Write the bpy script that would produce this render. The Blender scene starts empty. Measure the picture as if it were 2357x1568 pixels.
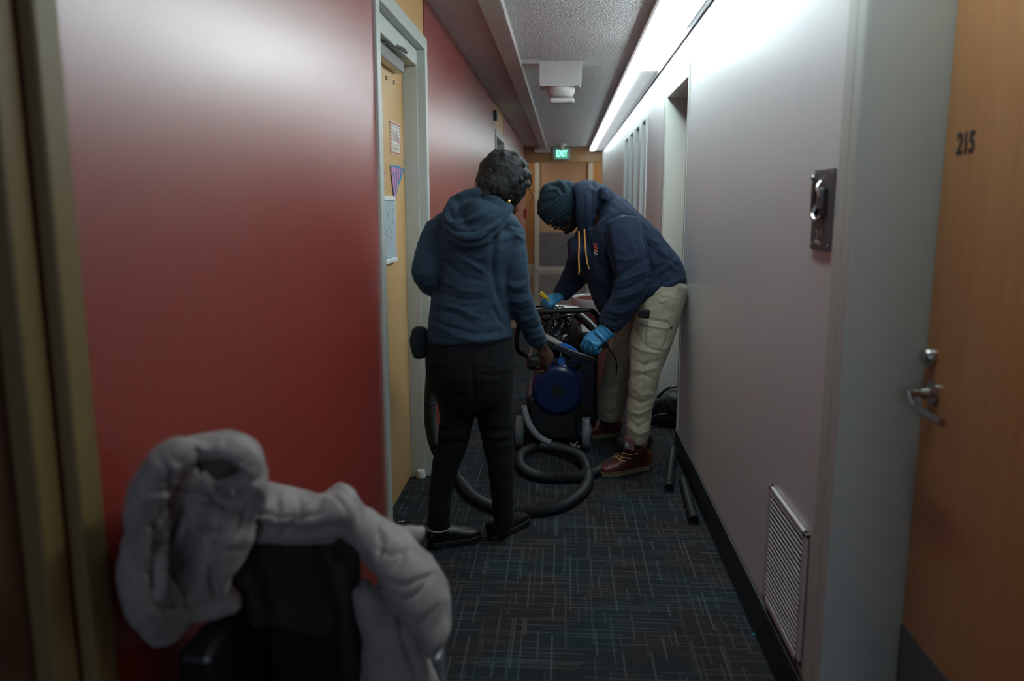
import bpy, bmesh, math, random
import numpy as np
from mathutils import Vector, Matrix, noise
random.seed(7)
SC = bpy.context.scene
COL = SC.collection

# ------------------------------------------------------------------ camera
FPX = 1833.0
PITCH = math.atan(314 / FPX); YAW = math.atan(119.5 * math.cos(PITCH) / FPX)
cam_d = bpy.data.cameras.new('camera'); cam = bpy.data.objects.new('camera', cam_d); COL.objects.link(cam)
cam.location = (0, 0, 1.4); cam.rotation_euler = (math.pi / 2 - PITCH, 0, YAW)
cam_d.sensor_width = 36; cam_d.lens = FPX / 2357 * 36; cam_d.clip_start = .02
cam_d.dof.use_dof = True; cam_d.dof.focus_distance = 3.95; cam_d.dof.aperture_fstop = 2.1
SC.camera = cam
# ------------------------------------------------------------------ world, exposure, lights
w = bpy.data.worlds.new('world'); SC.world = w; w.use_nodes = True
w.node_tree.nodes['Background'].inputs[0].default_value = (.35, .45, .6, 1)
w.node_tree.nodes['Background'].inputs[1].default_value = .05
SC.view_settings.view_transform = 'Standard'; SC.view_settings.look = 'None'
SC.view_settings.gamma = 1; SC.view_settings.use_curve_mapping = False
SC.view_settings.exposure = 0.0
LENS_GLOW = 28.0
PANEL_GLOW = 12.0
def area(name, loc, rot, sx, sy, power, col):
    l = bpy.data.lights.new(name, 'AREA'); l.shape = 'RECTANGLE'; l.size = sx; l.size_y = sy
    l.energy = power; l.color = col
    o = bpy.data.objects.new(name, l); COL.objects.link(o); o.location = loc; o.rotation_euler = rot
    return o
# added bluish fill before the rear window, tilted up to tint the ceiling; warm downlights in the lobby past the beam
area('rear_blue_fill', (.07, -3.9, 1.55), (math.radians(100), 0, math.radians(2)), .8, 1.2, 16, (.55, .74, 1))
for x in (-.9, .85):
    area('lobby_downlight', (x, 16.4, 2.5), (0, 0, 0), .2, .2, 7, (1, .80, .58))
area('lobby_daylight', (2.2, 16.0, 1.5), (0, math.radians(90), 0), 1.2, 1.5, 12, (.85, .93, 1))

# ------------------------------------------------------------------ pixel rays (2357 x 1568 frame) into the room
CE = Vector((0, 0, 1.4))
FW = Vector((-math.sin(YAW) * math.cos(PITCH), math.cos(YAW) * math.cos(PITCH), -math.sin(PITCH)))
RT = Vector((math.cos(YAW), math.sin(YAW), 0)); UP = RT.cross(FW)
def ray(x, y): return FW + RT * ((x - 1178.5) / FPX) - UP * ((y - 784) / FPX)
def at(x, y, Y): d = ray(x, y); return CE + d * (Y / d.y)
def onX(x, y, X): d = ray(x, y); return CE + d * (X / d.x)
def onZ(x, y, Z): d = ray(x, y); return CE + d * ((Z - 1.4) / d.z)
def pxm(P): return (P - CE).dot(FW) / FPX          # metres per pixel at P

# ------------------------------------------------------------------ materials
def lin(r, g, b):
    f = lambda c: (c / 255 / 12.92) if c <= 10 else ((c / 255 + .055) / 1.055) ** 2.4
    return (f(r), f(g), f(b), 1)
MATS = {}
class NT:
    def __init__(s, m): s.t = m.node_tree; s.n = s.t.nodes; s.l = s.t.links
    def new(s, typ, **k):
        n = s.n.new(typ)
        for a, v in k.items(): setattr(n, a, v)
        return n
    def link(s, a, b): s.l.new(a, b)
    def math(s, op, a, b=None, c=None):
        n = s.new('ShaderNodeMath', operation=op)
        for i, v in enumerate((a, b, c)):
            if v is None: continue
            if isinstance(v, (int, float)): n.inputs[i].default_value = v
            else: s.link(v, n.inputs[i])
        return n.outputs[0]
    def mix(s, f, a, b):
        n = s.new('ShaderNodeMix', data_type='RGBA')
        for i, v in ((0, f), (6, a), (7, b)):
            if isinstance(v, (int, float, tuple)): n.inputs[i].default_value = v
            else: s.link(v, n.inputs[i])
        return n.outputs[2]
    def coord(s, scale=(1, 1, 1)):
        c = s.new('ShaderNodeTexCoord'); m = s.new('ShaderNodeMapping'); s.link(c.outputs['Object'], m.inputs[0])
        m.inputs['Scale'].default_value = scale; return m.outputs[0]
    def noise(s, vec, scale, detail=3, rough=.5):
        n = s.new('ShaderNodeTexNoise'); s.link(vec, n.inputs['Vector']); n.inputs['Scale'].default_value = scale
        n.inputs['Detail'].default_value = detail; n.inputs['Roughness'].default_value = rough; return n.outputs[0]
def mat(name, col, rough=.6, metal=0, var=.08, vs=6, vstretch=(1, 1, 1), bump=0, bs=60, bstretch=(1, 1, 1), emit=None, es=0, sheen=0, spec=.5, coat=0, alpha=1, col2=None):
    if name in MATS: return MATS[name]
    m = bpy.data.materials.new(name); m.use_nodes = True; MATS[name] = m
    t = NT(m); b = t.n['Principled BSDF']
    b.inputs['Roughness'].default_value = rough; b.inputs['Metallic'].default_value = metal
    b.inputs['Specular IOR Level'].default_value = spec
    b.inputs['Sheen Weight'].default_value = sheen; b.inputs['Coat Weight'].default_value = coat
    b.inputs['Coat Roughness'].default_value = .3
    c2 = col2 or tuple(min(1, c * (1 + var)) for c in col[:3]) + (1,)
    c1 = col if col2 else tuple(c * (1 - var) for c in col[:3]) + (1,)
    if var > 0 or col2:
        nz = t.noise(t.coord(vstretch), vs, 4)
        t.link(t.mix(nz, c1, c2), b.inputs['Base Color'])
    else: b.inputs['Base Color'].default_value = col
    if bump:
        nb = t.noise(t.coord(bstretch), bs, 3)
        bn = t.new('ShaderNodeBump'); bn.inputs['Strength'].default_value = bump; bn.inputs['Distance'].default_value = .003
        t.link(nb, bn.inputs['Height']); t.link(bn.outputs[0], b.inputs['Normal'])
    if emit: b.inputs['Emission Color'].default_value = emit; b.inputs['Emission Strength'].default_value = es
    if alpha < 1: b.inputs['Alpha'].default_value = alpha
    return m
def wood(name, c1, c2, rough=.35):
    m = bpy.data.materials.new(name); m.use_nodes = True; MATS[name] = m
    t = NT(m); b = t.n['Principled BSDF']; b.inputs['Roughness'].default_value = rough
    g = t.noise(t.coord((14, 14, .7)), 3, 5, .6); f = t.noise(t.coord((120, 120, 4)), 3, 2)
    s = t.math('ADD', t.math('MULTIPLY', g, .7), t.math('MULTIPLY', f, .3))
    r = t.new('ShaderNodeValToRGB'); r.color_ramp.elements[0].position = .18; r.color_ramp.elements[1].position = .82
    r.color_ramp.elements[0].color = c1; r.color_ramp.elements[1].color = c2
    t.link(s, r.inputs[0]); t.link(r.outputs[0], b.inputs['Base Color'])
    return m
def carpet():
    m = bpy.data.materials.new('carpet_blue_black'); m.use_nodes = True; MATS['carpet'] = m
    t = NT(m); b = t.n['Principled BSDF']; b.inputs['Roughness'].default_value = .95; b.inputs['Specular IOR Level'].default_value = .15
    co = t.coord(); sp = t.new('ShaderNodeSeparateXYZ'); t.link(co, sp.inputs[0]); X, Y = sp.outputs[0], sp.outputs[1]
    zig = t.math('MULTIPLY', t.math('PINGPONG', t.math('ADD', X, Y), .006), .35)
    def dashes(along, across, spacing, length, thick, keep, seed):
        v = t.math('DIVIDE', t.math('ADD', across, zig), spacing); row = t.math('FLOOR', v)
        wn = t.new('ShaderNodeTexWhiteNoise', noise_dimensions='2D'); cb = t.new('ShaderNodeCombineXYZ')
        t.link(row, cb.inputs[0]); cb.inputs[1].default_value = seed; t.link(cb.outputs[0], wn.inputs['Vector'])
        u = t.math('ADD', t.math('DIVIDE', along, length), t.math('MULTIPLY', wn.outputs[0], 7)); cell = t.math('FLOOR', u)
        cb2 = t.new('ShaderNodeCombineXYZ'); t.link(cell, cb2.inputs[0]); t.link(row, cb2.inputs[1]); cb2.inputs[2].default_value = seed
        w2 = t.new('ShaderNodeTexWhiteNoise', noise_dimensions='3D'); t.link(cb2.outputs[0], w2.inputs['Vector'])
        on = t.math('GREATER_THAN', w2.outputs[0], keep)
        band = t.math('LESS_THAN', t.math('ABSOLUTE', t.math('SUBTRACT', t.math('FRACT', v), .5)), thick)
        return t.math('MULTIPLY', t.math('MULTIPLY', on, band), t.math('MULTIPLY_ADD', wn.outputs[0], .6, .4))
    dx = t.math('MAXIMUM', dashes(X, Y, .021, .17, .10, .66, 1.3), dashes(X, Y, .0093, .31, .2, .78, 4.1))
    dy = t.math('MAXIMUM', dashes(Y, X, .027, .15, .085, .70, 2.7), dashes(Y, X, .045, .09, .07, .5, 8.2))
    ln = t.math('MAXIMUM', dx, dy)
    hue = t.noise(co, 3.2, 2); fine = t.noise(co, 420, 2, .7); mid = t.noise(t.coord((1, 3, 1)), 60, 3)
    hr = t.new('ShaderNodeValToRGB'); e = hr.color_ramp.elements
    e[0].position = .40; e[1].position = .60; e[0].color = (.17, .14, .12, 1); e[1].color = (.12, .165, .18, 1)
    t.link(hue, hr.inputs[0])
    br = t.new('ShaderNodeValToRGB'); e = br.color_ramp.elements
    e[0].position = .38; e[1].position = .62; e[0].color = (.013, .012, .013, 1); e[1].color = (.009, .015, .020, 1)
    t.link(hue, br.inputs[0])
    spk = t.math('MULTIPLY', t.math('GREATER_THAN', fine, .56), .30)
    f = t.math('MINIMUM', t.math('ADD', t.math('MULTIPLY', ln, t.math('MULTIPLY_ADD', fine, 1.2, -.12)), spk), 1)
    f = t.math('MULTIPLY', f, t.math('MULTIPLY_ADD', mid, 1.0, .3))
    t.link(t.mix(f, br.outputs[0], hr.outputs[0]), b.inputs['Base Color'])
    bn = t.new('ShaderNodeBump'); bn.inputs['Strength'].default_value = .6; bn.inputs['Distance'].default_value = .003
    t.link(t.math('ADD', fine, ln), bn.inputs['Height']); t.link(bn.outputs[0], b.inputs['Normal'])
    return m
def popcorn():
    m = bpy.data.materials.new('ceiling_texture'); m.use_nodes = True
    t = NT(m); b = t.n['Principled BSDF']; b.inputs['Roughness'].default_value = .9
    co = t.coord(); v = t.noise(co, 75, 2, .6)
    t.link(t.mix(v, (.42, .415, .41, 1), (1, 1, 1, 1)), b.inputs['Base Color'])
    bn = t.new('ShaderNodeBump'); bn.inputs['Strength'].default_value = 1; bn.inputs['Distance'].default_value = .02
    t.link(v, bn.inputs['Height']); t.link(bn.outputs[0], b.inputs['Normal'])
    return m
M_RED = mat('red_laminate', (.31, .034, .022, 1), .36, var=.05, vs=2, vstretch=(1, 1, .2), bump=.06, bs=10, bstretch=(3, 9, .2), spec=.8, coat=.8)
M_WHT = mat('white_laminate', (.66, .66, .67, 1), .36, var=.03, vs=2, bump=.05, bs=10, bstretch=(3, 9, .2), spec=.6, coat=.2)
M_FRAME = mat('frame_paint', (.50, .53, .49, 1), .4, var=.03)
M_CEIL = popcorn(); M_CPT = carpet()
M_RACE = mat('raceway_paint', (.52, .47, .45, 1), .5, var=.03)
M_FIXT = mat('fixture_metal', (.60, .60, .60, 1), .45, var=.02)
M_GLOW = mat('tube_diffuser', (.9, .95, .95, 1), .4, var=0, emit=(.82, .975, 1, 1), es=LENS_GLOW)
M_GLOW2 = mat('far_tube_diffuser', (.9, .95, .95, 1), .4, var=0, emit=(.82, .975, 1, 1), es=11)
M_LIP = mat('glowing_lip', (.6, .6, .6, 1), .4, var=0, emit=(.9, .93, .95, 1), es=.36)  # faint glow added to the housing lip to brighten the ceiling
M_PRISM = mat('prismatic_diffuser', (.9, .95, .95, 1), .3, var=0, emit=(.82, .975, 1, 1), es=.85)
M_PRISM2 = mat('end_diffuser', (.9, .95, .95, 1), .3, var=0, emit=(.82, .975, 1, 1), es=PANEL_GLOW)
M_PRISM3 = mat('dim_diffuser', (.5, .5, .5, 1), .35, var=.1, vs=3, emit=(.86, .95, 1, 1), es=.28)
M_OAK = wood('maple_door', lin(196, 152, 98), lin(222, 180, 124))
M_OAK2 = wood('orange_door', lin(178, 124, 76), lin(204, 152, 102), .3)
M_BEAM = wood('beam_wood', lin(168, 122, 72), lin(192, 146, 92), .4)
M_JAMB = wood('light_jamb', lin(112, 92, 52), lin(134, 112, 68), .5)
M_DKWD = wood('dark_door', lin(70, 44, 32), lin(92, 60, 44), .5)
M_BASE = mat('black_rubber_base', (.012, .013, .015, 1), .45, var=.1)
M_BRIGHT = mat('bright_white_paint', (.72, .77, .77, 1), .35, var=.02)
M_STEEL = mat('brushed_steel', (.42, .41, .40, 1), .28, 1, var=.08, vs=20, vstretch=(1, 1, 12))
M_DSTEEL = mat('dark_steel', (.13, .12, .13, 1), .5, .6, var=.1)
M_KICK = mat('kick_plate_steel', (.20, .19, .20, 1), .4, .7, var=.15, vs=3)
M_TILE = mat('polished_floor', (.16, .15, .14, 1), .12, var=.12, vs=2, spec=.6)
M_BLK = mat('black_plastic', (.006, .007, .008, 1), .38, var=.1)
M_BLKR = mat('black_rubber', (.007, .009, .011, 1), .55, var=.1)
M_WPL = mat('white_plastic', (.62, .60, .58, 1), .45, var=.03)
M_GRY = mat('grey_plastic', (.14, .17, .19, 1), .4, var=.08)
M_WHITE = mat('paper_white', (.70, .72, .73, 1), .6, var=.03)

# ------------------------------------------------------------------ object helpers
def tag(o, label=None, cat=None, group=None, kind=None):
    for k, v in (('label', label), ('category', cat), ('group', group), ('kind', kind)):
        if v: o[k] = v
    return o
def root(name, loc, label, cat, group=None, kind=None):
    o = bpy.data.objects.new(name, None); COL.objects.link(o); o.location = loc; o.empty_display_size = .05
    return tag(o, label, cat, group, kind)
def origin_of(p):
    v = Vector((0, 0, 0))
    while p is not None: v = v + p.location; p = p.parent
    return v
def put(name, me, m, parent=None, smooth=False, loc=None):
    """links mesh whose vertices are in world space as an object, child of parent"""
    if loc is None and parent is None:
        c = [v.co for v in me.vertices]
        loc = Vector(((min(v.x for v in c) + max(v.x for v in c)) / 2, (min(v.y for v in c) + max(v.y for v in c)) / 2, min(v.z for v in c)))
    off = origin_of(parent) if parent is not None else Vector(loc)
    me.transform(Matrix.Translation(-off))
    o = bpy.data.objects.new(name, me); COL.objects.link(o)
    if parent is not None: o.parent = parent
    else: o.location = off
    if m is not None:
        me.materials.clear(); me.materials.append(m)
    if smooth:
        me.polygons.foreach_set('use_smooth', [True] * len(me.polygons)); me.update()
    return o
def bevel(o, wd, seg=2):
    b = o.modifiers.new('bevel', 'BEVEL'); b.width = wd; b.segments = seg; b.limit_method = 'ANGLE'; b.angle_limit = math.radians(40)
    return o
class MB:
    def __init__(s): s.b = bmesh.new()
    def box(s, x0, x1, y0, y1, z0, z1):
        vs = [s.b.verts.new((x, y, z)) for x in (x0, x1) for y in (y0, y1) for z in (z0, z1)]
        for f in ((0, 1, 3, 2), (4, 6, 7, 5), (0, 4, 5, 1), (2, 3, 7, 6), (0, 2, 6, 4), (1, 5, 7, 3)): s.b.faces.new([vs[i] for i in f])
        return s
    def obox(s, c, ax, ay, az, hx, hy, hz):
        """oriented box: centre, three axes, half sizes"""
        ax, ay, az = (Vector(a).normalized() for a in (ax, ay, az)); c = Vector(c)
        vs = [s.b.verts.new(c + ax * i * hx + ay * j * hy + az * k * hz) for i in (-1, 1) for j in (-1, 1) for k in (-1, 1)]
        for f in ((0, 1, 3, 2), (4, 6, 7, 5), (0, 4, 5, 1), (2, 3, 7, 6), (0, 2, 6, 4), (1, 5, 7, 3)): s.b.faces.new([vs[i] for i in f])
        return s
    def prism(s, pts, d):
        """polygon pts (3D, planar) extruded by vector d"""
        a = [s.b.verts.new(Vector(p)) for p in pts]; c = [s.b.verts.new(Vector(p) + Vector(d)) for p in pts]; n = len(a)
        s.b.faces.new(a[::-1]); s.b.faces.new(c)
        for i in range(n): s.b.faces.new((a[i], a[(i + 1) % n], c[(i + 1) % n], c[i]))
        return s
    def lathe(s, c, axis, prof, seg=32):
        """prof: (r, h) along axis from point c; open ends closed when r==0 or capped"""
        axis = Vector(axis).normalized(); u = axis.orthogonal().normalized(); v = axis.cross(u); c = Vector(c)
        rings = [[s.b.verts.new(c + axis * h + (u * math.cos(2 * math.pi * k / seg) + v * math.sin(2 * math.pi * k / seg)) * max(r, 1e-5)) for k in range(seg)] for r, h in prof]
        for a, b2 in zip(rings, rings[1:]):
            for k in range(seg): s.b.faces.new((a[k], a[(k + 1) % seg], b2[(k + 1) % seg], b2[k]))
        s.b.faces.new(rings[0][::-1]); s.b.faces.new(rings[-1])
        return s
    def tube(s, pts, r, seg=12, ribs=0, closed=False, amp=.0025, hint=None):
        """r: radius or function of t; ribs: pitch of ridges in metres"""
        P = smooth_path(pts, 10) if len(pts) > 2 else [Vector(p) for p in pts]
        if ribs:
            P = resample(P, ribs / 2)
        n = len(P); up = Vector(hint or (0.13, .2, 1)).normalized(); prev = None; rings = []
        for i, p in enumerate(P):
            t = (P[min(i + 1, n - 1)] - P[max(i - 1, 0)]).normalized()
            if prev is None: a = t.cross(up).normalized()
            else: a = (prev - t * prev.dot(t)).normalized()
            prev = a; b2 = t.cross(a)
            rr = r(i / (n - 1)) if callable(r) else r
            if ribs: rr += amp if i % 2 else -amp
            rings.append([s.b.verts.new(p + (a * math.cos(2 * math.pi * k / seg) + b2 * math.sin(2 * math.pi * k / seg)) * rr) for k in range(seg)])
        for a, b2 in zip(rings, rings[1:]):
            for k in range(seg): s.b.faces.new((a[k], a[(k + 1) % seg], b2[(k + 1) % seg], b2[k]))
        s.b.faces.new(rings[0][::-1]); s.b.faces.new(rings[-1])
        return s
    def build(s, name, m, parent=None, smooth=False, bev=0, loc=None):
        bmesh.ops.recalc_face_normals(s.b, faces=s.b.faces)
        me = bpy.data.meshes.new(name); s.b.to_mesh(me); s.b.free()
        o = put(name, me, m, parent, smooth, loc)
        if bev: bevel(o, bev)
        if smooth:
            try: me.set_sharp_from_angle(angle=math.radians(50))
            except Exception: pass
        return o
def smooth_path(pts, n=8):
    P = [Vector(p) for p in pts]; Q = [2 * P[0] - P[1]] + P + [2 * P[-1] - P[-2]]; out = []
    for i in range(1, len(Q) - 2):
        a, b, c, d = Q[i - 1:i + 3]
        for k in range(n):
            t = k / n
            out.append(.5 * ((2 * b) + (c - a) * t + (2 * a - 5 * b + 4 * c - d) * t * t + (3 * b - 3 * c + d - a) * t ** 3))
    out.append(P[-1]); return out
def resample(P, step):
    out = [P[0]]; acc = 0
    for a, b in zip(P, P[1:]):
        L = (b - a).length
        if L < 1e-9: continue
        d = step - acc
        while d <= L:
            out.append(a.lerp(b, d / L)); d += step
        acc = (acc + L) % step if step else 0
    return out
def text_mesh(body, size, extrude=.001, bold=0):
    c = bpy.data.curves.new('lettering', 'FONT'); c.body = body; c.size = size; c.extrude = extrude; c.offset = bold
    c.align_x = 'CENTER'; c.align_y = 'CENTER'
    o = bpy.data.objects.new('lettering', c); COL.objects.link(o)
    bpy.context.view_layer.update()
    me = bpy.data.meshes.new_from_object(o.evaluated_get(bpy.context.evaluated_depsgraph_get()))
    bpy.data.objects.remove(o); return me
def text_part(name, body, size, c, xa, ya, m, parent, extrude=.001, bold=0, sx=1):
    me = text_mesh(body, size, extrude, bold); xa = Vector(xa).normalized(); ya = Vector(ya).normalized(); za = xa.cross(ya)
    R = Matrix((xa, ya, za)).transposed().to_4x4()
    me.transform(Matrix.Translation(Vector(c)) @ R @ Matrix.Diagonal((sx, 1, 1, 1)))
    return put(name, me, m, parent)
# ================================================================== THE SETTING
XR, XL, ZC = .655, -.68, 2.385
def struct(o, label=None, cat=None): return tag(o, label, cat, kind='structure')
struct(MB().box(-3, 3, -5, 9.0, -.06, 0).build('floor', M_CPT, loc=(0, 0, 0)), 'blue-black carpet floor with broken woven lines', 'floor')
struct(MB().box(-3, 3, 9.0, 18, -.06, 0).build('floor', M_TILE, loc=(0, 9, 0)), 'polished reflecting floor past the carpet', 'floor')
# ceiling slab with textured panels
cl = root('ceiling', (0, 0, ZC), 'textured grey ceiling of long panels', 'ceiling', kind='structure')
MB().box(-.95, .95, -5, 14.3, ZC + .02, ZC + .12).build('slab', M_CEIL, cl)
yb = [-5, -3.4, -1.8, -.2, 1.4, 2.85, 4.2, 5.85, 7.3, 8.8, 10.3, 11.8, 13.1, 14.3]
pm = None
for a, b in zip(yb, yb[1:]):
    MB().box(-.95, -.36, a + .002, b - .002, ZC, ZC + .02).build('panel', M_CEIL, cl)
    MB().box(-.356, .5, a + .002, b - .002, ZC, ZC + .02).build('panel', M_CEIL, cl)
MB().box(-3, 3, 14.3, 18, 2.7, 2.8).build('ceiling', mat('lobby_ceiling', (.6, .55, .5, 1), .8), loc=(0, 16, 2.7))
struct(bpy.data.objects['ceiling.001'], 'plain ceiling over the far lobby', 'ceiling')
# left wall: red laminate with two door openings
wl = MB()
for a, b in ((1.03, 2.93), (4.0, 8.0), (9.12, 14.3)): wl.box(XL - .25, XL, a, b, 0, ZC)
wl.box(XL - .25, XL, -5, -.1, 0, ZC)
struct(wl.build('wall_left', M_RED), 'glossy red laminate corridor wall', 'wall')
# right wall
wr = MB()
wr.box(XR, XR + .3, 1.965, 4.43, 0, ZC); wr.box(XR, XR + .3, 4.43, 5.36, 2.1, ZC); wr.box(XR, XR + .3, 5.36, 6.55, 0, ZC)
wr.box(XR, XR + .3, 6.55, 8.97, 2.11, ZC); wr.box(XR, XR + .3, 8.97, 14.3, 0, ZC); wr.box(XR, XR + .3, 6.55, 8.97, 0, .08)
wr.box(XR, XR + .3, .7, 1.965, 2.19, ZC); wr.box(XR, XR + .3, -5, .7, 0, ZC)
struct(wr.build('wall_right', M_WHT), 'pale glossy white laminate corridor wall', 'wall')
struct(MB().box(-1, -.36, -4.2, -4.1, 0, ZC).box(.5, 1, -4.2, -4.1, 0, ZC).box(-.36, .5, -4.2, -4.1, 0, .9).box(-.36, .5, -4.2, -4.1, 2.2, ZC)
       .build('wall_back', M_WHT), 'white wall closing the corridor behind the viewer', 'wall')
wb = root('window_3', (.07, -4.15, .9), 'daylit window closing the corridor behind the viewer', 'window', kind='structure')
MB().box(-.36, .5, -4.18, -4.12, .9, .94).box(-.36, .5, -4.18, -4.12, 2.16, 2.2).box(-.36, -.32, -4.18, -4.12, .94, 2.16).box(.46, .5, -4.18, -4.12, .94, 2.16).box(.05, .09, -4.18, -4.12, .94, 2.16).build('window_frame', M_FRAME, wb)
MB().box(-.32, .46, -4.155, -4.145, .94, 2.16).build('pane', mat('daylit_pane', (.7, .8, .9, 1), .1, var=0, emit=(.62, .78, 1, 1), es=2.2), wb)
# baseboards
struct(MB().box(XR - .012, XR - .001, 1.97, 4.43, 0, .142).build('baseboard_right', M_BASE, bev=.003), 'black rubber baseboard along the white wall', 'baseboard')
struct(MB().box(XR - .012, XR - .001, 5.46, 6.55, 0, .142).box(XR - .012, XR - .001, 8.97, 14.3, 0, .142).build('baseboard_right', M_BASE), 'black rubber baseboard beyond the open doorway', 'baseboard')
struct(MB().box(XL + .001, XL + .012, 4.07, 7.94, 0, .1).box(XL + .001, XL + .012, 9.18, 14.3, 0, .1).build('baseboard_left', M_BASE), 'black rubber baseboard along the red wall', 'baseboard')
# metal corner strip where the white wall ends
struct(MB().box(XR - .006, XR - .0005, 4.395, 4.432, .03, 2.14).build('trim_1', M_FRAME, bev=.002), 'pale metal strip on the end of the white wall', 'trim')

# ---- door 1, left wall (maple, posters)
def frame_u(par, X0, X1, y0, y1, zt, wd, name='frame', m=M_FRAME):
    MB().box(X0, X1, y0 - wd, y0, 0, zt + wd).box(X0, X1, y1, y1 + wd, 0, zt + wd).box(X0, X1, y0, y1, zt, zt + wd).build(name, m, par, bev=.003)
D1 = root('door_1', (XL - .1, 3.46, 0), 'maple door in grey frame beside the coat wall', 'door', kind='structure')
DX = -.778
frame_u(D1, XL - .25, XL + .012, 2.985, 3.94, 2.125, .06)
MB().box(DX - .045, DX, 3.0, 3.93, .008, 2.05).build('door_leaf', M_OAK, D1, bev=.002)
MB().box(DX, XL - .02, 2.985, 3.005, 0, 2.125).box(DX, XL - .028, 3.925, 3.94, 0, 2.125).box(DX - .02, XL - .028, 3.0, 3.93, 2.05, 2.125).build('door_stop', M_FRAME, D1, bev=.002)
MB().box(XL - .25, XL - .005, 2.93, 3.995, 2.187, ZC).build('transom_panel', M_OAK, D1)
MB().box(DX, DX + .045, 3.25, 3.74, 1.985, 2.04).build('door_closer', M_STEEL, D1, bev=.006)
MB().tube([(DX + .03, 3.3, 2.045), (DX + .075, 3.55, 2.06), (DX + .05, 3.8, 2.075)], .008, 8).build('closer_arm', M_DSTEEL, D1)
MB().lathe((DX, 3.56, 1.94), (1, 0, 0), [(.009, 0), (.009, .006), (.004, .009)], 12).build('screw', M_STEEL, D1)
MB().lathe((DX, 3.72, 1.945), (1, 0, 0), [(.009, 0), (.009, .006), (.004, .009)], 12).build('screw', M_STEEL, D1)
MB().lathe((DX, 3.13, 1.47), (1, 0, 0), [(.012, 0), (.012, .012), (.007, .02), (.0, .021)], 20).build('peephole', M_STEEL, D1)
hd = MB().lathe((DX, 3.1, 1.0), (1, 0, 0), [(.03, 0), (.03, .01), (.012, .014), (.012, .05), (0, .05)], 20).build('door_handle', M_STEEL, D1, True)
MB().tube([(DX + .045, 3.1, 1.0), (DX + .05, 3.16, 1.0), (DX + .045, 3.22, 1.0)], .009, 10).build('lever', M_STEEL, hd, True)
# ---- door further along the left wall
D4 = root('door_2', (XL, 8.56, 0), 'narrow far door in grey frame on the red wall', 'door', kind='structure')
frame_u(D4, XL - .25, XL + .012, 8.05, 9.06, 2.06, .06)
MB().box(XL - .15, XL - .1, 8.05, 9.06, .008, 2.05).build('door_leaf', mat('grey_door', (.35, .38, .38, 1), .4), D4)
MB().box(XL - .25, XL - .004, 8.0, 9.12, 2.12, ZC).build('transom_panel', M_OAK, D4)
# ---- near wooden opening at left
D5 = root('door_3', (XL, .5, 0), 'dark near door with pale wooden jamb at the end of the red wall', 'door', kind='structure')
MB().box(XL - .02, XL + .004, 1.028, 1.082, 0, ZC - .002).build('trim_board', M_JAMB, D5, bev=.004)
MB().box(XL - .06, XL - .016, .97, 1.018, 0, ZC - .002).build('jamb_board', M_JAMB, D5, bev=.004)
MB().box(XL - .09, XL - .045, -.1, 1.0, .008, ZC - .002).build('door_leaf', M_DKWD, D5)
# ---- door 215
D2 = root('door_4', (XR, 1.4, 0), 'orange wood door numbered 215 in a deep grey frame', 'door', kind='structure')
JX = .828
MB().box(XR - .012, XR + .02, 1.9, 1.965, 0, 2.2).box(XR - .012, JX + .06, 1.845, 1.9, 0, 2.2).box(XR - .012, JX + .06, .8, 1.845, 2.13, 2.2).box(XR - .012, JX + .06, .72, .8, 0, 2.2).build('frame', M_FRAME, D2, bev=.006)
lf = MB().box(JX, JX + .045, .8, 1.842, .008, 2.13).build('door_leaf', M_OAK2, D2, bev=.002)
MB().box(JX - .004, JX + .001, .8, 1.838, .02, .40).build('kick_plate', M_KICK, D2)
nz = onX(2224, 331, JX)
text_part('door_number', '215', .062, nz + Vector((-.001, 0, 0)), (0, -1, 0), (0, 0, 1), mat('number_black', (.03, .035, .045, 1), .5), lf, .001, .0012, .8)
p = onX(2147, 822, JX)
MB().lathe((JX, p.y, p.z), (-1, 0, 0), [(.021, 0), (.021, .016), (.016, .022), (.0, .022)], 28).build('deadbolt', M_STEEL, D2, True)
p = onX(2150, 905, JX)
hb = MB().lathe((JX, p.y, p.z), (-1, 0, 0), [(.027, 0), (.027, .008), (.013, .014), (.011, .03), (.0, .03)], 28).build('door_handle', M_STEEL, D2, True)
hz, hy = p.z, p.y
MB().tube([(JX - .02, hy, hz), (JX - .05, hy + .0, hz), (JX - .056, hy - .006, hz - .003), (JX - .060, hy - .03, hz - .014), (JX - .058, hy - .065, hz - .022), (JX - .056, hy - .165, hz - .024)], .0085, 14).build('lever', M_STEEL, hb, True)
# ---- open doorway in the right wall
D3 = root('door_5', (XR, 4.9, 0), 'grey framed doorway beside the bending man', 'door', kind='structure')
MB().box(XR - .008, XR + .03, 5.36, 5.46, 0, 2.1).box(XR - .004, XR + .2, 5.345, 5.37, 0, 2.1).box(XR, XR + .2, 4.44, 5.36, 2.07, 2.1).build('frame', M_FRAME, D3, bev=.004)
MB().box(.80, .84, 4.44, 5.34, .008, 2.07).build('door_leaf', M_OAK2, D3)
MB().box(.79, .80, 4.9, 5.3, 1.72, 2.02).build('poster', mat('poster_blue', (.04, .06, .22, 1), .5), D3)
MB().box(.785, .80, 5.3, 5.325, 1.6, 2.05).build('poster_edge', mat('poster_red', (.5, .04, .02, 1), .5), D3)
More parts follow.
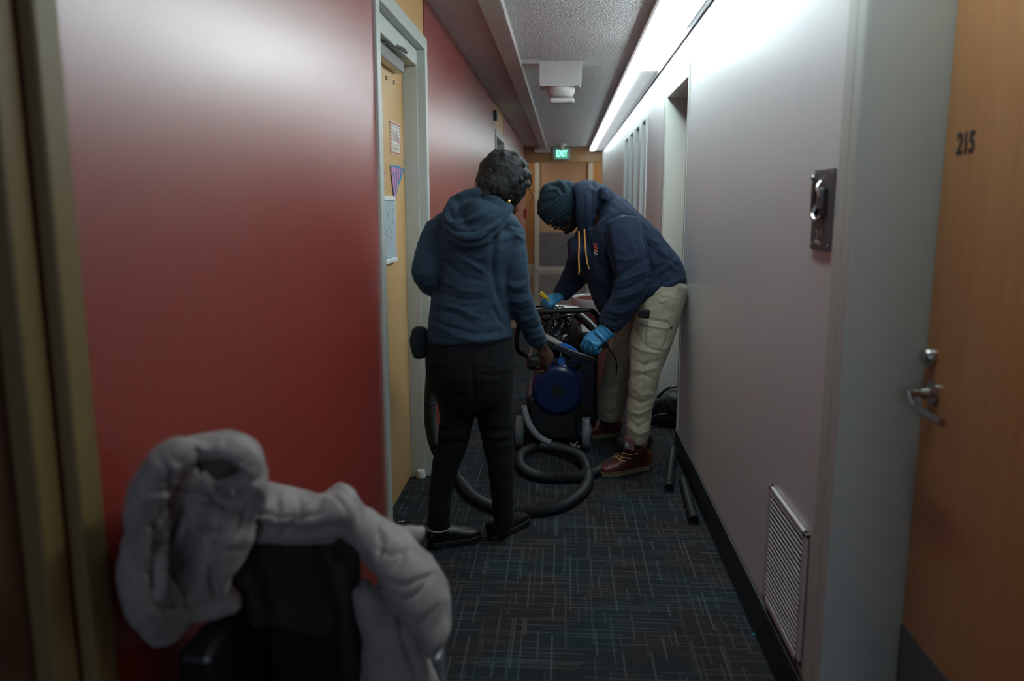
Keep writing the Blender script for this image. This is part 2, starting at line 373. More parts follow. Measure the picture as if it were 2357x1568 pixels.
# ---- row of four tall narrow windows
W1 = root('window_1', (XR, 7.76, .08), 'row of four tall narrow white windows in the right wall', 'window', kind='structure')
ys = [6.55, 7.10, 7.70, 8.33, 8.97]
MB().box(XR, XR + .14, 6.55, 8.97, 2.08, 2.11).box(XR, XR + .14, 6.55, 8.97, .08, .12).build('window_head', M_BRIGHT, W1)
for y in ys:
    MB().box(XR - .01, XR + .14, max(6.55, y - .09), min(8.97, y + .09), .12, 2.08).build('mullion', M_BRIGHT, W1, bev=.004)
M_PANE = mat('pane_grey_glass', (.25, .33, .33, 1), .08, var=.02, spec=.8)
for a, b in zip(ys, ys[1:]): MB().box(XR + .09, XR + .1, a + .06, b - .06, .12, 2.08).build('pane', M_PANE, W1)
# ---- end beam and lobby
bm_ = root('trim_2', (0, 14.38, 2.14), 'orange wood beam across the corridor end under the ceiling', 'beam', kind='structure')
MB().box(XL - .1, XR + .1, 14.3, 14.5, 2.15, ZC + .3).build('beam_board', M_BEAM, bm_)
MB().box(XL - .1, XR + .1, 14.29, 14.5, 2.128, 2.15).build('lower_edge', M_BEAM, bm_)
struct(MB().box(-3, 3, 17.3, 17.5, 0, 2.8).build('wall_back', M_BEAM), 'warm wooden wall panels across the far lobby', 'wall')
struct(MB().box(-3, -2.9, 14.3, 17.3, 0, 2.8).box(-3, -.93, 14.3, 14.4, 0, 2.8).build('wall_left', M_RED), 'red side wall of the far lobby', 'wall')
struct(MB().box(2.9, 3, 14.3, 17.3, 0, 2.8).box(.95, 3, 14.3, 14.4, 0, 2.8).build('wall_right', M_WHT), 'white side wall of the far lobby', 'wall')
D6 = root('door_6', (0, 17.2, 0), 'wide tan door with tall grey kick plate beyond the beam', 'door', kind='structure')
MB().box(-.62, -.52, 17.12, 17.3, 0, 2.5).box(.5, .6, 17.12, 17.3, 0, 2.5).box(-.52, .5, 17.12, 17.3, 2.4, 2.5).build('frame', M_FRAME, D6, bev=.005)
MB().box(-.52, .5, 17.2, 17.28, .02, 2.4).build('door_leaf', mat('tan_door', lin(178, 148, 120), .5, var=.05), D6)
MB().box(-.5, .48, 17.185, 17.2, .08, .80).build('kick_plate', M_KICK, D6)
MB().box(-.52, .5, 17.17, 17.2, .0, .075).build('sill', M_FRAME, D6)
struct(MB().box(-1.2, -.62, 17.2, 17.3, 0, .12).box(.6, 1.2, 17.2, 17.3, 0, .12).build('baseboard_back', M_FRAME), 'pale baseboard across the far lobby', 'baseboard')

# ================================================================== CEILING THINGS
R0 = root('raceway', (-.36, 4, ZC - .05), 'long pinkish surface raceway running along the ceiling', 'raceway')
ry = [-2, 1.2, 3.25, 5.3, 8.2, 11.2, 14.05]
for a, b in zip(ry, ry[1:]): MB().box(-.415, -.304, a + .001, b - .001, ZC - .048, ZC - .0005).build('channel', M_RACE, R0, bev=.004)
MB().box(-.305, -.18, 5.74, 5.80, ZC - .03, ZC - .0005).build('branch', M_RACE, R0, bev=.003)
MB().box(-.52, -.25, 14.05, 14.29, ZC - .11, ZC - .0005).build('end_box', M_RACE, R0, bev=.004)
SD = root('smoke_detector', (-.035, 5.87, ZC - .15), 'square white box with round detector hanging from the ceiling', 'smoke detector')
MB().box(-.182, .112, 5.8, 6.0, 2.235, ZC - .0005).build('back_box', M_WPL, SD, bev=.004)
MB().box(-.178, .108, 5.79, 6.0, 2.215, 2.235).build('base_plate', M_WPL, SD, bev=.003)
for x in (-.16, .1): MB().lathe((x, 5.81, 2.216), (0, 0, -1), [(.006, 0), (.006, .006), (0, .007)], 10).build('screw', M_STEEL, SD)
MB().lathe((-.03, 5.9, 2.218), (0, 0, -1), [(.098, 0), (.098, .03), (.086, .062), (.07, .07), (0, .07)], 36).build('sensor_cup', M_WPL, SD, True)
MB().box(-.11, .065, 5.82, 5.92, 2.105, 2.14).build('sensor_foot', M_WPL, SD, bev=.014)
S2 = root('sprinkler', (-.1, 13.6, ZC - .09), 'small pale round sprinkler on the far ceiling above the exit sign', 'sprinkler')
MB().lathe((-.05, 13.6, ZC - .0005), (0, 0, -1), [(.09, 0), (.085, .02), (.04, .05), (.04, .075), (0, .08)], 24).build('cover', M_WPL, S2, True)
MB().lathe((-.05, 13.6, ZC - .078), (0, 0, -1), [(.05, 0), (.05, .008), (0, .012)], 20).build('deflector', M_WPL, S2, True)
EX = root('exit_sign', (-.05, 14.25, 2.16), 'green lit EXIT sign hanging in front of the wooden beam', 'exit sign')
MB().box(-.2, .1, 14.23, 14.275, 2.165, 2.36).build('housing', mat('sign_grey', (.45, .5, .5, 1), .5), EX, bev=.005)
MB().box(-.155, .06, 14.222, 14.231, 2.18, 2.345).build('face', mat('sign_face', (.3, .6, .5, 1), .5, var=0, emit=(.05, .55, .32, 1), es=.35), EX)
text_part('lettering', 'EXIT', .15, (-.048, 14.22, 2.2625), (1, 0, 0), (0, 0, 1), mat('sign_green', (.3, 1, .75, 1), .5, var=0, emit=(.35, 1, .75, 1), es=1.6), EX, .002, .003, .62)
MB().box(-.08, -.02, 14.24, 14.27, 2.36, ZC - .0005).build('mount', M_WPL, EX)
# linear fixture
LF = root('ceiling_light', (.545, 6, 2.31), 'long bright linear ceiling light above the white wall', 'light fixture')
ye = 14.1
MB().box(.434, XR - .003, 1.3, ye, 2.335, ZC - .0005).build('housing', M_FIXT, LF, bev=.003)
MB().box(.430, .440, 1.3, ye, 2.320, 2.35).build('side_lip', M_LIP, LF)
ly = [1.3, 2.5, 3.85, 5.2, 6.55, 7.9, 9.25, 10.6, 11.95, 13.0, 14.08]
for a, b in zip(ly, ly[1:]): MB().box(.441, .512, a + .003, b - .003, 2.300, 2.33).build('tube_diffuser', M_GLOW if b < 5.3 else M_GLOW2, LF, bev=.006)
py = [1.3, 2.45, 4.5, 5.85, 7.35, 9.6, 11.2, 12.7, 14.08]
for a, b in zip(py, py[1:]):
    m = M_PRISM if b <= 4.51 else (M_PRISM2 if b < 5.9 else M_PRISM3)
    o = MB()
    o.box(.513, .640, a + .004, b - .004, 2.318, 2.33)
    if b <= 4.51:
        for k in range(9): o.box(.516 + k * .0138, .516 + k * .0138 + .006, a + .004, b - .004, 2.314, 2.3185)
    o.build('side_diffuser', m, LF)
MB().box(.641, .648, 1.3, ye, 2.29, 2.335).build('wall_lip', M_DSTEEL, LF)
MB().box(.434, .650, 14.08, 14.1, 2.31, 2.34).build('end_cap', M_FIXT, LF)

# ================================================================== THINGS ON THE WALLS
# steel plate
PL = root('wall_plate', (XR - .01, 2.08, 1.29), 'tall dark steel key-switch plate on the white wall', 'wall plate')
PX = XR - .006
MB().box(PX, XR - .0005, 2.005, 2.16, 1.285, 1.487).build('plate', M_DSTEEL, PL, bev=.002)
for y in (2.017, 2.148):
    for z in (1.297, 1.475): MB().lathe((PX, y, z), (-1, 0, 0), [(.004, 0), (.004, .002), (0, .003)], 10).build('screw', M_STEEL, PL)
MB().box(PX - .012, PX, 2.112, 2.14, 1.375, 1.455).build('switch_block', M_BLK, PL, bev=.003)
MB().tube([(PX - .004, 2.112, 1.462), (PX - .018, 2.112, 1.468), (PX - .012, 2.112, 1.452)], .004, 8).build('hook', M_STEEL, PL)
MB().tube([(PX - .006, 2.085, 1.455), (PX - .016, 2.075, 1.44), (PX - .012, 2.064, 1.418)], .005, 8).build('latch_rod', M_STEEL, PL)
MB().box(PX - .014, PX, 2.055, 2.092, 1.385, 1.44).build('lock_body', M_DSTEEL, PL, bev=.006)
MB().tube([(PX - .008, 2.09, 1.40), (PX - .02, 2.092, 1.375), (PX - .016, 2.075, 1.36), (PX - .006, 2.06, 1.37)], .006, 8).build('cam', M_STEEL, PL)
MB().box(PX - .008, PX, 2.045, 2.058, 1.37, 1.44).build('slide', M_BLK, PL, bev=.002)
mk = MB()
for (y0, y1, z0, z1) in ((2.10, 2.125, 1.330, 1.334), (2.098, 2.102, 1.312, 1.330), (2.10, 2.112, 1.318, 1.322), (2.075, 2.08, 1.318, 1.338), (2.085, 2.125, 1.303, 1.309), (2.07, 2.1, 1.298, 1.301)): mk.box(PX - .0008, PX + .0002, y0, y1, z0, z1)
mk.build('engraved_marks', mat('brass_print', (.5, .45, .33, 1), .5), PL)
# louvred vent
VG = root('vent_grille', (XR - .01, 2.23, .16), 'low white louvred vent grille in the white wall', 'vent')
y0, y1, z0, z1 = 2.02, 2.405, .165, .545
MV = mat('vent_paint', (.50, .47, .47, 1), .4, var=.03)
MB().box(XR - .012, XR - .001, y0, y1, z1 - .014, z1).build('frame_top', MV, VG, bev=.002)
MB().box(XR - .012, XR - .001, y0, y1, z0, z0 + .018).build('frame_bottom', MV, VG, bev=.002)
MB().box(XR - .012, XR - .001, y0, y0 + .028, z0, z1).build('frame_side', MV, VG, bev=.002)
MB().box(XR - .012, XR - .001, y1 - .028, y1, z0, z1).build('frame_side', MV, VG, bev=.002)
MB().box(XR - .002, XR - .0006, y0, y1, z0, z1).build('backing', mat('vent_dark', (.03, .015, .013, 1), .7), VG)
n = 22
for k in range(n):
    zz = z0 + .024 + (z1 - z0 - .045) * k / (n - 1)
    o = MB().obox((XR - .0092, (y0 + y1) / 2, zz), (1, 0, .3), (0, 1, 0), (-.3, 0, 1), .0024, (y1 - y0) / 2 - .027, .0012).build('slat', MV, VG)
for yy in (y0 + .012, y1 - .012): MB().lathe((XR - .012, yy, .35), (-1, 0, 0), [(.005, 0), (.004, .002), (0, .003)], 10).build('screw', M_STEEL, VG)
# pull station at the corridor end
PS = root('fire_alarm', (XL, 13.9, 1.1), 'small red fire alarm pull station on the far red wall', 'fire alarm')
MB().box(XL + .0, XL + .05, 13.75, 13.9, 1.16, 1.32).build('body', mat('alarm_red', (.42, .01, .015, 1), .35), PS, bev=.006)
MB().box(XL + .05, XL + .062, 13.79, 13.86, 1.19, 1.21).build('pull_bar', M_WHITE, PS, bev=.003)
p = onX(1137, 266, XL)
SG = root('wall_sensor', (XL, p.y - .1, p.z), 'tiny black box high on the red wall before the far door', 'sensor')
MB().box(XL + .0005, XL + .03, 7.84, 7.92, p.z - .05, p.z + .05).build('body', M_BLK, SG, bev=.004)
MB().lathe((XL + .03, 7.88, p.z), (1, 0, 0), [(.012, 0), (.012, .006), (0, .008)], 12).build('lens', M_DSTEEL, SG)
# doorstop at the far jamb of the left door
p = onZ(960, 1097, .02)
DS = root('door_stopper', (p.x, p.y, 0), 'small white rubber doorstop at the foot of the left door frame', 'doorstop')
MB().lathe((XL - .045, 3.915, .001), (0, 0, 1), [(.024, 0), (.024, .03), (.018, .04), (0, .042)], 20).build('bumper', M_WPL, DS, True)
MB().lathe((XL - .045, 3.915, .0), (0, 0, 1), [(.027, 0), (.027, .006), (0, .006)], 20).build('foot', M_GRY, DS, True)
# poster
PO = root('paper_poster', (DX + .003, 3.35, 1.55), 'orange and white bordered paper poster on the maple door', 'poster')
def dpx(x, y): return onX(x, y, DX)
a = dpx(896, 281); b = dpx(922, 357); Y0, Y1, Z0, Z1 = a.y, b.y, dpx(909, 358).z, dpx(909, 281).z
PXX = DX + .002
MB().box(DX + .0005, PXX, Y0, Y1, Z0, Z1).build('sheet', mat('poster_cream', (.62, .50, .42, 1), .7), PO)
st = MB(); hh = (Z1 - Z0)
for k in range(8):
    zz = Z0 + hh * (.12 + .1 * k)
    st.box(PXX, PXX + .0006, Y0 + .003, Y0 + .028, zz, zz + hh * .05); st.box(PXX, PXX + .0006, Y1 - .03, Y1 - .003, zz, zz + hh * .05)
st.box(PXX, PXX + .0006, Y0, Y1, Z0 + hh * .04, Z0 + hh * .085).box(PXX, PXX + .0006, Y0, Y1, Z1 - hh * .09, Z1 - hh * .045)
st.build('orange_stripes', mat('poster_orange', (.52, .20, .11, 1), .7), PO)
MB().box(PXX + .0004, PXX + .0010, Y0 + .035, Y1 - .036, Z0 + hh * .12, Z1 - hh * .12).build('white_border', M_WHITE, PO)
MB().box(PXX + .001, PXX + .0015, Y0 + .055, Y1 - .056, Z0 + hh * .40, Z1 - hh * .22).box(PXX + .001, PXX + .0015, Y0 + .05, Y1 - .05, Z0 + hh * .15, Z0 + hh * .35).build('cream_panel', mat('poster_cream', (1, 1, 1, 1)), PO)
tx = MB(); rr = random.Random(3)
for zf in (.83, .66, .60, .55, .50, .44, .18):
    yy = Y0 + .06
    while yy < Y1 - .07:
        wdt = rr.uniform(.006, .018); tx.box(PXX + .0015, PXX + .0018, yy, yy + wdt, Z0 + hh * zf, Z0 + hh * (zf + .018)); yy += wdt + .006
tag(tx.build('small_print', mat('print_brown', (.12, .08, .08, 1), .7), PO), kind='stuff')
MB().box(PXX + .0015, PXX + .0019, Y1 - .066, Y1 - .052, Z0 + hh * .38, Z0 + hh * .54).build('red_mark', mat('alarm_red', (1, 1, 1, 1)), PO)
# pennant
PN = root('paper_pennant', (DX + .003, 3.4, 1.3), 'blue paper pennant with tall pink letters on the maple door', 'pennant')
T = [dpx(897, 381), dpx(914, 381), dpx(928, 390), dpx(926, 398), dpx(914, 432), dpx(908, 462), dpx(906, 460)]
MB().prism([(DX + .0008, q.y, q.z) for q in T], (.004, 0, 0)).build('sheet', mat('pennant_blue', (.04, .25, .45, 1), .6), PN)
pk = MB()
for q in ([(898, 385), (910, 386), (910, 398), (898, 397)], [(898, 397), (901, 397), (909, 462), (906, 462)], [(904, 397), (906.5, 397), (910, 452), (908.5, 452)],
          [(911, 389), (914, 389), (914, 405), (911.5, 440), (910, 440)], [(915.5, 387), (918.5, 388), (917, 410), (915, 420)], [(920.5, 388), (922.5, 389), (922, 402), (920, 405)]):
    pk.prism([(DX + .0049, dpx(*c).y, dpx(*c).z) for c in q], (.001, 0, 0))
pk.build('pink_letters', mat('pennant_pink', (.55, .22, .42, 1), .6), PN)
q = [dpx(881, 393), dpx(889, 400), dpx(881, 404)]
P3 = root('paper_scrap', (DX + .002, 3.0, 1.45), 'tiny pink paper corner on the door next to the frame', 'paper')
MB().prism([(DX + .0005, c.y, c.z) for c in q], (.002, 0, 0)).build('corner', mat('pennant_pink', (1, 1, 1, 1)), P3)
# whiteboard
WBD = root('whiteboard', (DX + .01, 3.2, 1.05), 'white dry-erase board with faint blue and purple writing', 'whiteboard')
yA, yB = DX, 0
Yb0, Yb1 = 3.03, dpx(904, 500).y; Zb0, Zb1 = dpx(906, 595).z, dpx(903, 458).z
MB().box(DX + .0005, DX + .010, Yb0, Yb1, Zb0, Zb1).build('board', mat('board_white', (.46, .55, .60, 1), .25, var=.03), WBD, bev=.002)
MB().box(DX + .0005, DX + .014, Yb0, Yb1, Zb1 - .008, Zb1 + .012).box(DX + .0005, DX + .018, Yb0, Yb1, Zb0 - .012, Zb0 + .006).box(DX + .0005, DX + .013, Yb1 - .004, Yb1 + .008, Zb0, Zb1).build('rim', M_WHITE, WBD, bev=.002)
wr_ = MB(); rr = random.Random(5)
for k in range(34):
    y = rr.uniform(Yb0 + .03, Yb1 - .03); z = rr.uniform(Zb0 + .08, Zb1 - .04); l = rr.uniform(.004, .014)
    wr_.obox((DX + .0104, y, z), (1, 0, 0), (0, 1, rr.uniform(-1.5, 1.5)), (0, -rr.uniform(-1, 1), 1), .0003, l, .0012)
tag(wr_.build('handwriting', mat('ink_purple', (.07, .06, .22, 1), .6), WBD), kind='stuff')
CP = root('marker_clip', (DX + .012, 3.12, Zb1), 'crumpled white and maroon magnet clip on top of the whiteboard', 'clip')
MB().lathe((DX + .012, 3.1, Zb1 + .028), (0, 1, .1), [(.0, -.03), (.012, -.028), (.014, 0), (.01, .06), (0, .062)], 8).build('white_clip', M_WHITE, CP)
MB().lathe((DX + .016, 3.17, Zb1 + .024), (0, 1, .6), [(.0, -.02), (.010, -.018), (.012, 0), (.006, .035), (0, .036)], 7).build('maroon_marker', mat('maroon', (.22, .03, .06, 1), .4), CP)
MB().lathe((DX + .014, 3.05, Zb1 + .026), (0, 1, -.3), [(.0, -.02), (.010, -.018), (.010, .03), (0, .032)], 8).build('blue_marker', mat('ink_purple', (1, 1, 1, 1)), CP)
# ================================================================== BODIES AND CLOTH: lofted forms fused into one surface
def loft(bm, nodes, hint=(0, 1, 0), seg=20, sub=4, cap=.7, sq=1.0):
    """nodes: (P, a, b) : centre, half width across, half depth along hint; sq<1 squarer"""
    P = [Vector(n[0]) for n in nodes]; A = [(n[1], n[2]) for n in nodes]
    def cr(v, i, t):
        g = lambda k: v[max(0, min(len(v) - 1, k))]
        a, b, c, d = g(i - 1), g(i), g(i + 1), g(i + 2)
        return .5 * ((2 * b) + (c - a) * t + (2 * a - 5 * b + 4 * c - d) * t * t + (3 * b - 3 * c + d - a) * t ** 3)
    pts = []; 
    for i in range(len(P) - 1):
        for k in range(sub):
            t = k / sub; pts.append((cr(P, i, t), cr([x[0] for x in A], i, t), cr([x[1] for x in A], i, t)))
    pts.append((P[-1], A[-1][0], A[-1][1]))
    t0 = (pts[1][0] - pts[0][0]).normalized(); t1 = (pts[-1][0] - pts[-2][0]).normalized()
    def caps(p, a, b, t, s):
        r = min(a, b) * cap; o = []
        for q in (85, 65, 45, 22): o.append((p + t * s * r * math.sin(math.radians(q)), a * math.cos(math.radians(q)), b * math.cos(math.radians(q))))
        return o
    full = caps(*pts[0], t0, -1) + pts + caps(*pts[-1], t1, 1)[::-1]
    h = Vector(hint).normalized(); rings = []
    for i, (p, a, b) in enumerate(full):
        q0 = full[max(i - 1, 0)][0]; q1 = full[min(i + 1, len(full) - 1)][0]; t = (q1 - q0)
        if i < 5: t = t0
        elif i >= len(full) - 5: t = t1
        t = t.normalized(); s = t.cross(h)
        s = s.normalized() if s.length > 1e-3 else t.orthogonal().normalized(); d = s.cross(t).normalized()
        ring = []
        for k in range(seg):
            c, n_ = math.cos(2 * math.pi * k / seg), math.sin(2 * math.pi * k / seg)
            c = math.copysign(abs(c) ** sq, c); n_ = math.copysign(abs(n_) ** sq, n_)
            ring.append(bm.verts.new(p + s * a * c + d * b * n_))
        rings.append(ring)
    for a, b in zip(rings, rings[1:]):
        for k in range(seg): bm.faces.new((a[k], a[(k + 1) % seg], b[(k + 1) % seg], b[k]))
    bm.faces.new(rings[0][::-1]); bm.faces.new(rings[-1])
def ball(bm, c, r, rot=None, seg=20):
    """ellipsoid; r=(rx,ry,rz); rot = 3 axes"""
    M = Matrix.Translation(Vector(c)) @ ((Matrix([Vector(v).normalized() for v in rot]).transposed().to_4x4()) if rot else Matrix()) @ Matrix.Diagonal((*r, 1))
    bmesh.ops.create_uvsphere(bm, u_segments=seg, v_segments=seg // 2 + 2, radius=1, matrix=M)
def N(x, y, Y, hw, d):
    p = at(x, y, Y); return (p, hw * pxm(p), d)
def project(V):
    D = V - np.array(CE); k = D @ np.array(FW)
    return 1178.5 + FPX * (D @ np.array(RT)) / k, 784 - FPX * (D @ np.array(UP)) / k, k
def seg_dist(x, y, pts):
    best = np.full(x.shape, 1e9); tt = np.zeros(x.shape); L = 0; lens = [0]
    for a, b in zip(pts, pts[1:]): L += math.dist(a, b); lens.append(L)
    for i, (a, b) in enumerate(zip(pts, pts[1:])):
        dx, dy = b[0] - a[0], b[1] - a[1]; l2 = dx * dx + dy * dy + 1e-9
        t = np.clip(((x - a[0]) * dx + (y - a[1]) * dy) / l2, 0, 1)
        d = np.hypot(x - a[0] - t * dx, y - a[1] - t * dy)
        m = d < best; best[m] = d[m]; tt[m] = (lens[i] + t[m] * math.sqrt(l2)) / L
    return best, tt
def fuse(name, bm, m, parent, voxel=.007, smooth=4, folds=(), wrinkle=0, wscale=(9, 9, 20), cut=None, sharp=False, subp=None):
    """voxel-fuse the lofts, relax, then press folds (x,y pixel polylines of the photo, on the side that faces it) and fine wrinkles"""
    bmesh.ops.recalc_face_normals(bm, faces=bm.faces)
    me = bpy.data.meshes.new(name); bm.to_mesh(me); bm.free()
    o = bpy.data.objects.new('tmp', me); COL.objects.link(o)
    r = o.modifiers.new('r', 'REMESH'); r.mode = 'VOXEL'; r.voxel_size = voxel
    if smooth:
        s = o.modifiers.new('s', 'SMOOTH'); s.factor = .6; s.iterations = smooth
    bpy.context.view_layer.update()
    me2 = bpy.data.meshes.new_from_object(o.evaluated_get(bpy.context.evaluated_depsgraph_get()))
    bpy.data.objects.remove(o); bpy.data.meshes.remove(me); me2.name = name
    n = len(me2.vertices); V = np.empty(n * 3); me2.vertices.foreach_get('co', V); V = V.reshape(-1, 3)
    Nn = np.empty(n * 3); me2.vertices.foreach_get('normal', Nn); Nn = Nn.reshape(-1, 3)
    if folds:
        x, y, k = project(V); facing = -(Nn * (V - np.array(CE))).sum(1) > 0
        disp = np.zeros(n)
        for f in folds:
            pts, wd, amp = f[0], f[1], f[2]
            d, t = seg_dist(x, y, pts)
            env = np.sin(np.clip(t, .02, .98) * math.pi) ** .5
            disp += amp * np.exp(-(d / wd) ** 2) * env
        V = V + Nn * (disp * facing)[:, None]
    if wrinkle:
        sc = np.array(wscale)
        w_ = np.array([noise.noise(Vector(v)) for v in V * sc])
        w2 = np.array([1 - 2 * abs(noise.noise(Vector(v))) for v in V * sc * 1.7 + 5.3])
        V = V + Nn * ((w_ + .6 * (w2 - .6)) * wrinkle)[:, None]
    me2.vertices.foreach_set('co', V.ravel()); me2.update()
    if cut is not None:
        b2 = bmesh.new(); b2.from_mesh(me2)
        for co, no in cut:
            g = b2.verts[:] + b2.edges[:] + b2.faces[:]
            rr = bmesh.ops.bisect_plane(b2, geom=g, plane_co=co, plane_no=no, clear_outer=True)
            ed = [e for e in rr['geom_cut'] if isinstance(e, bmesh.types.BMEdge)]
            try: bmesh.ops.holes_fill(b2, edges=ed, sides=0)
            except Exception: pass
        b2.to_mesh(me2); b2.free()
    return put(name, me2, m, parent, True)

def head_form(bm, c, up, fwd, s=1.0):
    """skull, jaw, brow, nose, lips, ears around centre c"""
    up = Vector(up).normalized(); fwd = (Vector(fwd) - up * Vector(fwd).dot(up)).normalized(); rt = fwd.cross(up)
    c = Vector(c); R = (rt, fwd, up)
    L = lambda x, y, z: c + (rt * x + fwd * y + up * z) * s
    def e(x, y, z, a, b, d): ball(bm, L(x, y, z), (a * s, b * s, d * s), R)
    e(0, -.012, .035, .074, .092, .082)      # skull
    e(0, .022, -.015, .062, .068, .085)      # face
    e(0, .035, -.075, .045, .048, .042)      # jaw
    e(0, .066, -.098, .022, .018, .016)      # chin
    e(0, .078, .022, .050, .014, .012)       # brow
    e(0, .094, -.022, .011, .016, .024)      # nose bridge
    e(0, .102, -.038, .018, .015, .012)      # nose tip
    e(0, .088, -.068, .024, .012, .007); e(0, .087, -.079, .021, .012, .008)   # lips
    for q in (-1, 1):
        e(q * .040, .064, -.022, .022, .020, .018)                             # cheeks
        e(q * .075, -.008, -.012, .010, .020, .032)                            # ears
    return L, R
def hand_form(bm, wrist, d, nrm, side, s=1.0, curl=(40, 45, 50, 55), thumb=30, spread=4, fr=.0088):
    """palm plus four fingers and thumb. d: direction to the knuckles, nrm: back of the hand, side: towards the thumb"""
    d = Vector(d).normalized(); nrm = (Vector(nrm) - d * Vector(nrm).dot(d)).normalized(); sd = d.cross(nrm) 
    if sd.dot(Vector(side)) < 0: sd = -sd
    w = Vector(wrist)
    loft(bm, [(w - d * .01 * s, .026 * s, .019 * s), (w + d * .03 * s, .034 * s, .017 * s), (w + d * .06 * s, .040 * s, .016 * s), (w + d * .082 * s, .039 * s, .013 * s)], hint=nrm, seg=14, cap=.5)
    L = [(.030, (.040, .026, .021)), (.0105, (.045, .029, .022)), (-.0105, (.042, .027, .021)), (-.030, (.033, .021, .018))]
    for i, (off, ph) in enumerate(L):
        base = w + d * (.080 - .006 * (i == 3) - .002 * (i == 0)) * s + sd * off * s
        a = math.radians(spread * (1.5 - i)); dr = (d * math.cos(a) + sd * math.sin(a)).normalized()
        P = [(base - d * .015 * s, fr * 1.05 * s, fr * 1.05 * s), (base, fr * 1.08 * s, fr * 1.08 * s)]; p = base; ang = 0; c = curl[i]
        for k, l in enumerate(ph):
            ang += math.radians(c * (1.0, 1.15, .8)[k]); v = (dr * math.cos(ang) - nrm * math.sin(ang)).normalized()
            p = p + v * l * s; P.append((p, fr * (1.0, .93, .85)[k] * s, fr * (1.0, .93, .85)[k] * s))
        loft(bm, P, hint=sd, seg=10, sub=3, cap=1)
    tb = w + d * .022 * s + sd * .026 * s; a = math.radians(thumb)
    v1 = (d * math.cos(a) + sd * math.sin(a) - nrm * .35).normalized(); v2 = (d * math.cos(a * .4) + sd * math.sin(a * .4) - nrm * .55).normalized()
    loft(bm, [(tb - v1 * .012 * s, .014 * s, .012 * s), (tb + v1 * .02 * s, .0125 * s, .0115 * s), (tb + v1 * .042 * s, .0108 * s, .010 * s), (tb + v1 * .042 * s + v2 * .03 * s, .0092 * s, .0085 * s)], hint=nrm, seg=10, sub=3, cap=1)

def shoe(par, heel, toe, m_up, m_sole, height=.075, wd=.047, sole=.026, boot=None, lace=None, tongue=None, welt=None):
    """heel, toe: floor points. boot: (point at top of shaft, half width) for an ankle boot"""
    heel = Vector(heel); toe = Vector(toe); d = (toe - heel).normalized(); L = (toe - heel).length; s = Vector((0, 0, 1)).cross(d).normalized(); z = Vector((0, 0, 1))
    sp = root('shoe_tmp', (0, 0, 0), None, None); bpy.data.objects.remove(sp)
    def W(t): return wd * (.70 + .05 * math.sin(t * 9) if t < .25 else (.74 + .30 * math.sin((t - .25) / .5 * math.pi / 2) if t < .75 else 1.02 * math.sqrt(max(0, 1 - ((t - .75) / .27) ** 2)) + .02))
    out = []
    for t in np.linspace(0, 1, 15):
        r = W(t) * (math.sqrt(max(.1, 1 - ((.12 - t) / .12) ** 2)) if t < .12 else 1); out.append((t, r))
    pts = [heel + d * (t * L) + s * r for t, r in out] + [heel + d * (t * L) - s * r for t, r in out[::-1]]
    up = bmesh.new()
    prof = [(.03, .72, 1.0), (.12, .78, 1.1), (.26, .80, 1.05), (.42, .86, .98), (.58, .95, .78), (.74, 1.0, .60), (.88, .88, .50), (.965, .58, .36)]
    nodes = []
    for t, wf, hf in prof:
        h = height * hf; nodes.append((heel + d * t * L + z * (sole * .6 + h * .5), wd * wf * .97, h * .5 + .004))
    loft(up, nodes, hint=z, seg=24, cap=.35, sq=.78)
    if boot:
        tp, hw = boot; b0 = heel + d * L * .26 + z * (height * .7)
        loft(up, [(b0, wd * .85, .058), (b0.lerp(Vector(tp), .5), hw * 1.0, hw * 1.12), (Vector(tp), hw, hw * 1.15)], hint=d, seg=20, cap=.1)
    folds = []
    u = fuse('shoe', up, m_up, par, voxel=.0045, smooth=3, wrinkle=.0007, wscale=(40, 40, 40))
    b = MB().prism([p + z * .001 for p in pts], z * sole); so = b.build('sole', m_sole, u, bev=.004)
    if welt:
        MB().prism([p + (p - (heel + toe) / 2).normalized() * .002 + z * (sole * .98) for p in pts], z * .004).build('welt', welt, u, bev=.001)
    if lace:
        for k in range(5):
            t = .36 + k * .065 if not boot else .32 + k * .07
            c = heel + d * (t * L); hgt = sole * .6 + height * np.interp(t, [q[0] for q in prof], [q[2] for q in prof]) + .004
            if boot and k < 2: c += z * .0 ; hgt += .018 * (2 - k)
            MB().tube([c + s * wd * .5 + z * (hgt - .018), c + s * wd * .2 + z * hgt + d * .004, c - s * wd * .2 + z * hgt - d * .004, c - s * wd * .5 + z * (hgt - .018)], .0017, 6).build('lace', lace, u)
    return u, d, s

def fabric(name, col, col2, rough=.85, sheen=.3, vs=5, weave=900, wb=.25):
    m = bpy.data.materials.new(name); m.use_nodes = True; MATS[name] = m
    t = NT(m); b = t.n['Principled BSDF']; b.inputs['Roughness'].default_value = rough; b.inputs['Sheen Weight'].default_value = sheen
    b.inputs['Sheen Roughness'].default_value = .5; b.inputs['Specular IOR Level'].default_value = .25
    if 'Sheen Tint' in b.inputs: b.inputs['Sheen Tint'].default_value = tuple(min(1, c * 6 + .1) for c in col[:3]) + (1,)
    nz = t.noise(t.coord(), vs, 4); fn = t.noise(t.coord(), weave, 2)
    t.link(t.mix(t.math('ADD', t.math('MULTIPLY', nz, .7), t.math('MULTIPLY', fn, .3)), col, col2), b.inputs['Base Color'])
    bn = t.new('ShaderNodeBump'); bn.inputs['Strength'].default_value = wb; bn.inputs['Distance'].default_value = .001
    t.link(fn, bn.inputs['Height']); t.link(bn.outputs[0], b.inputs['Normal'])
    return m
M_HOOD1 = fabric('steel_blue_fleece', (.020, .042, .068, 1), (.030, .058, .090, 1), sheen=.15)
M_HOOD2 = fabric('navy_fleece', (.008, .016, .036, 1), (.013, .024, .050, 1), sheen=.12)
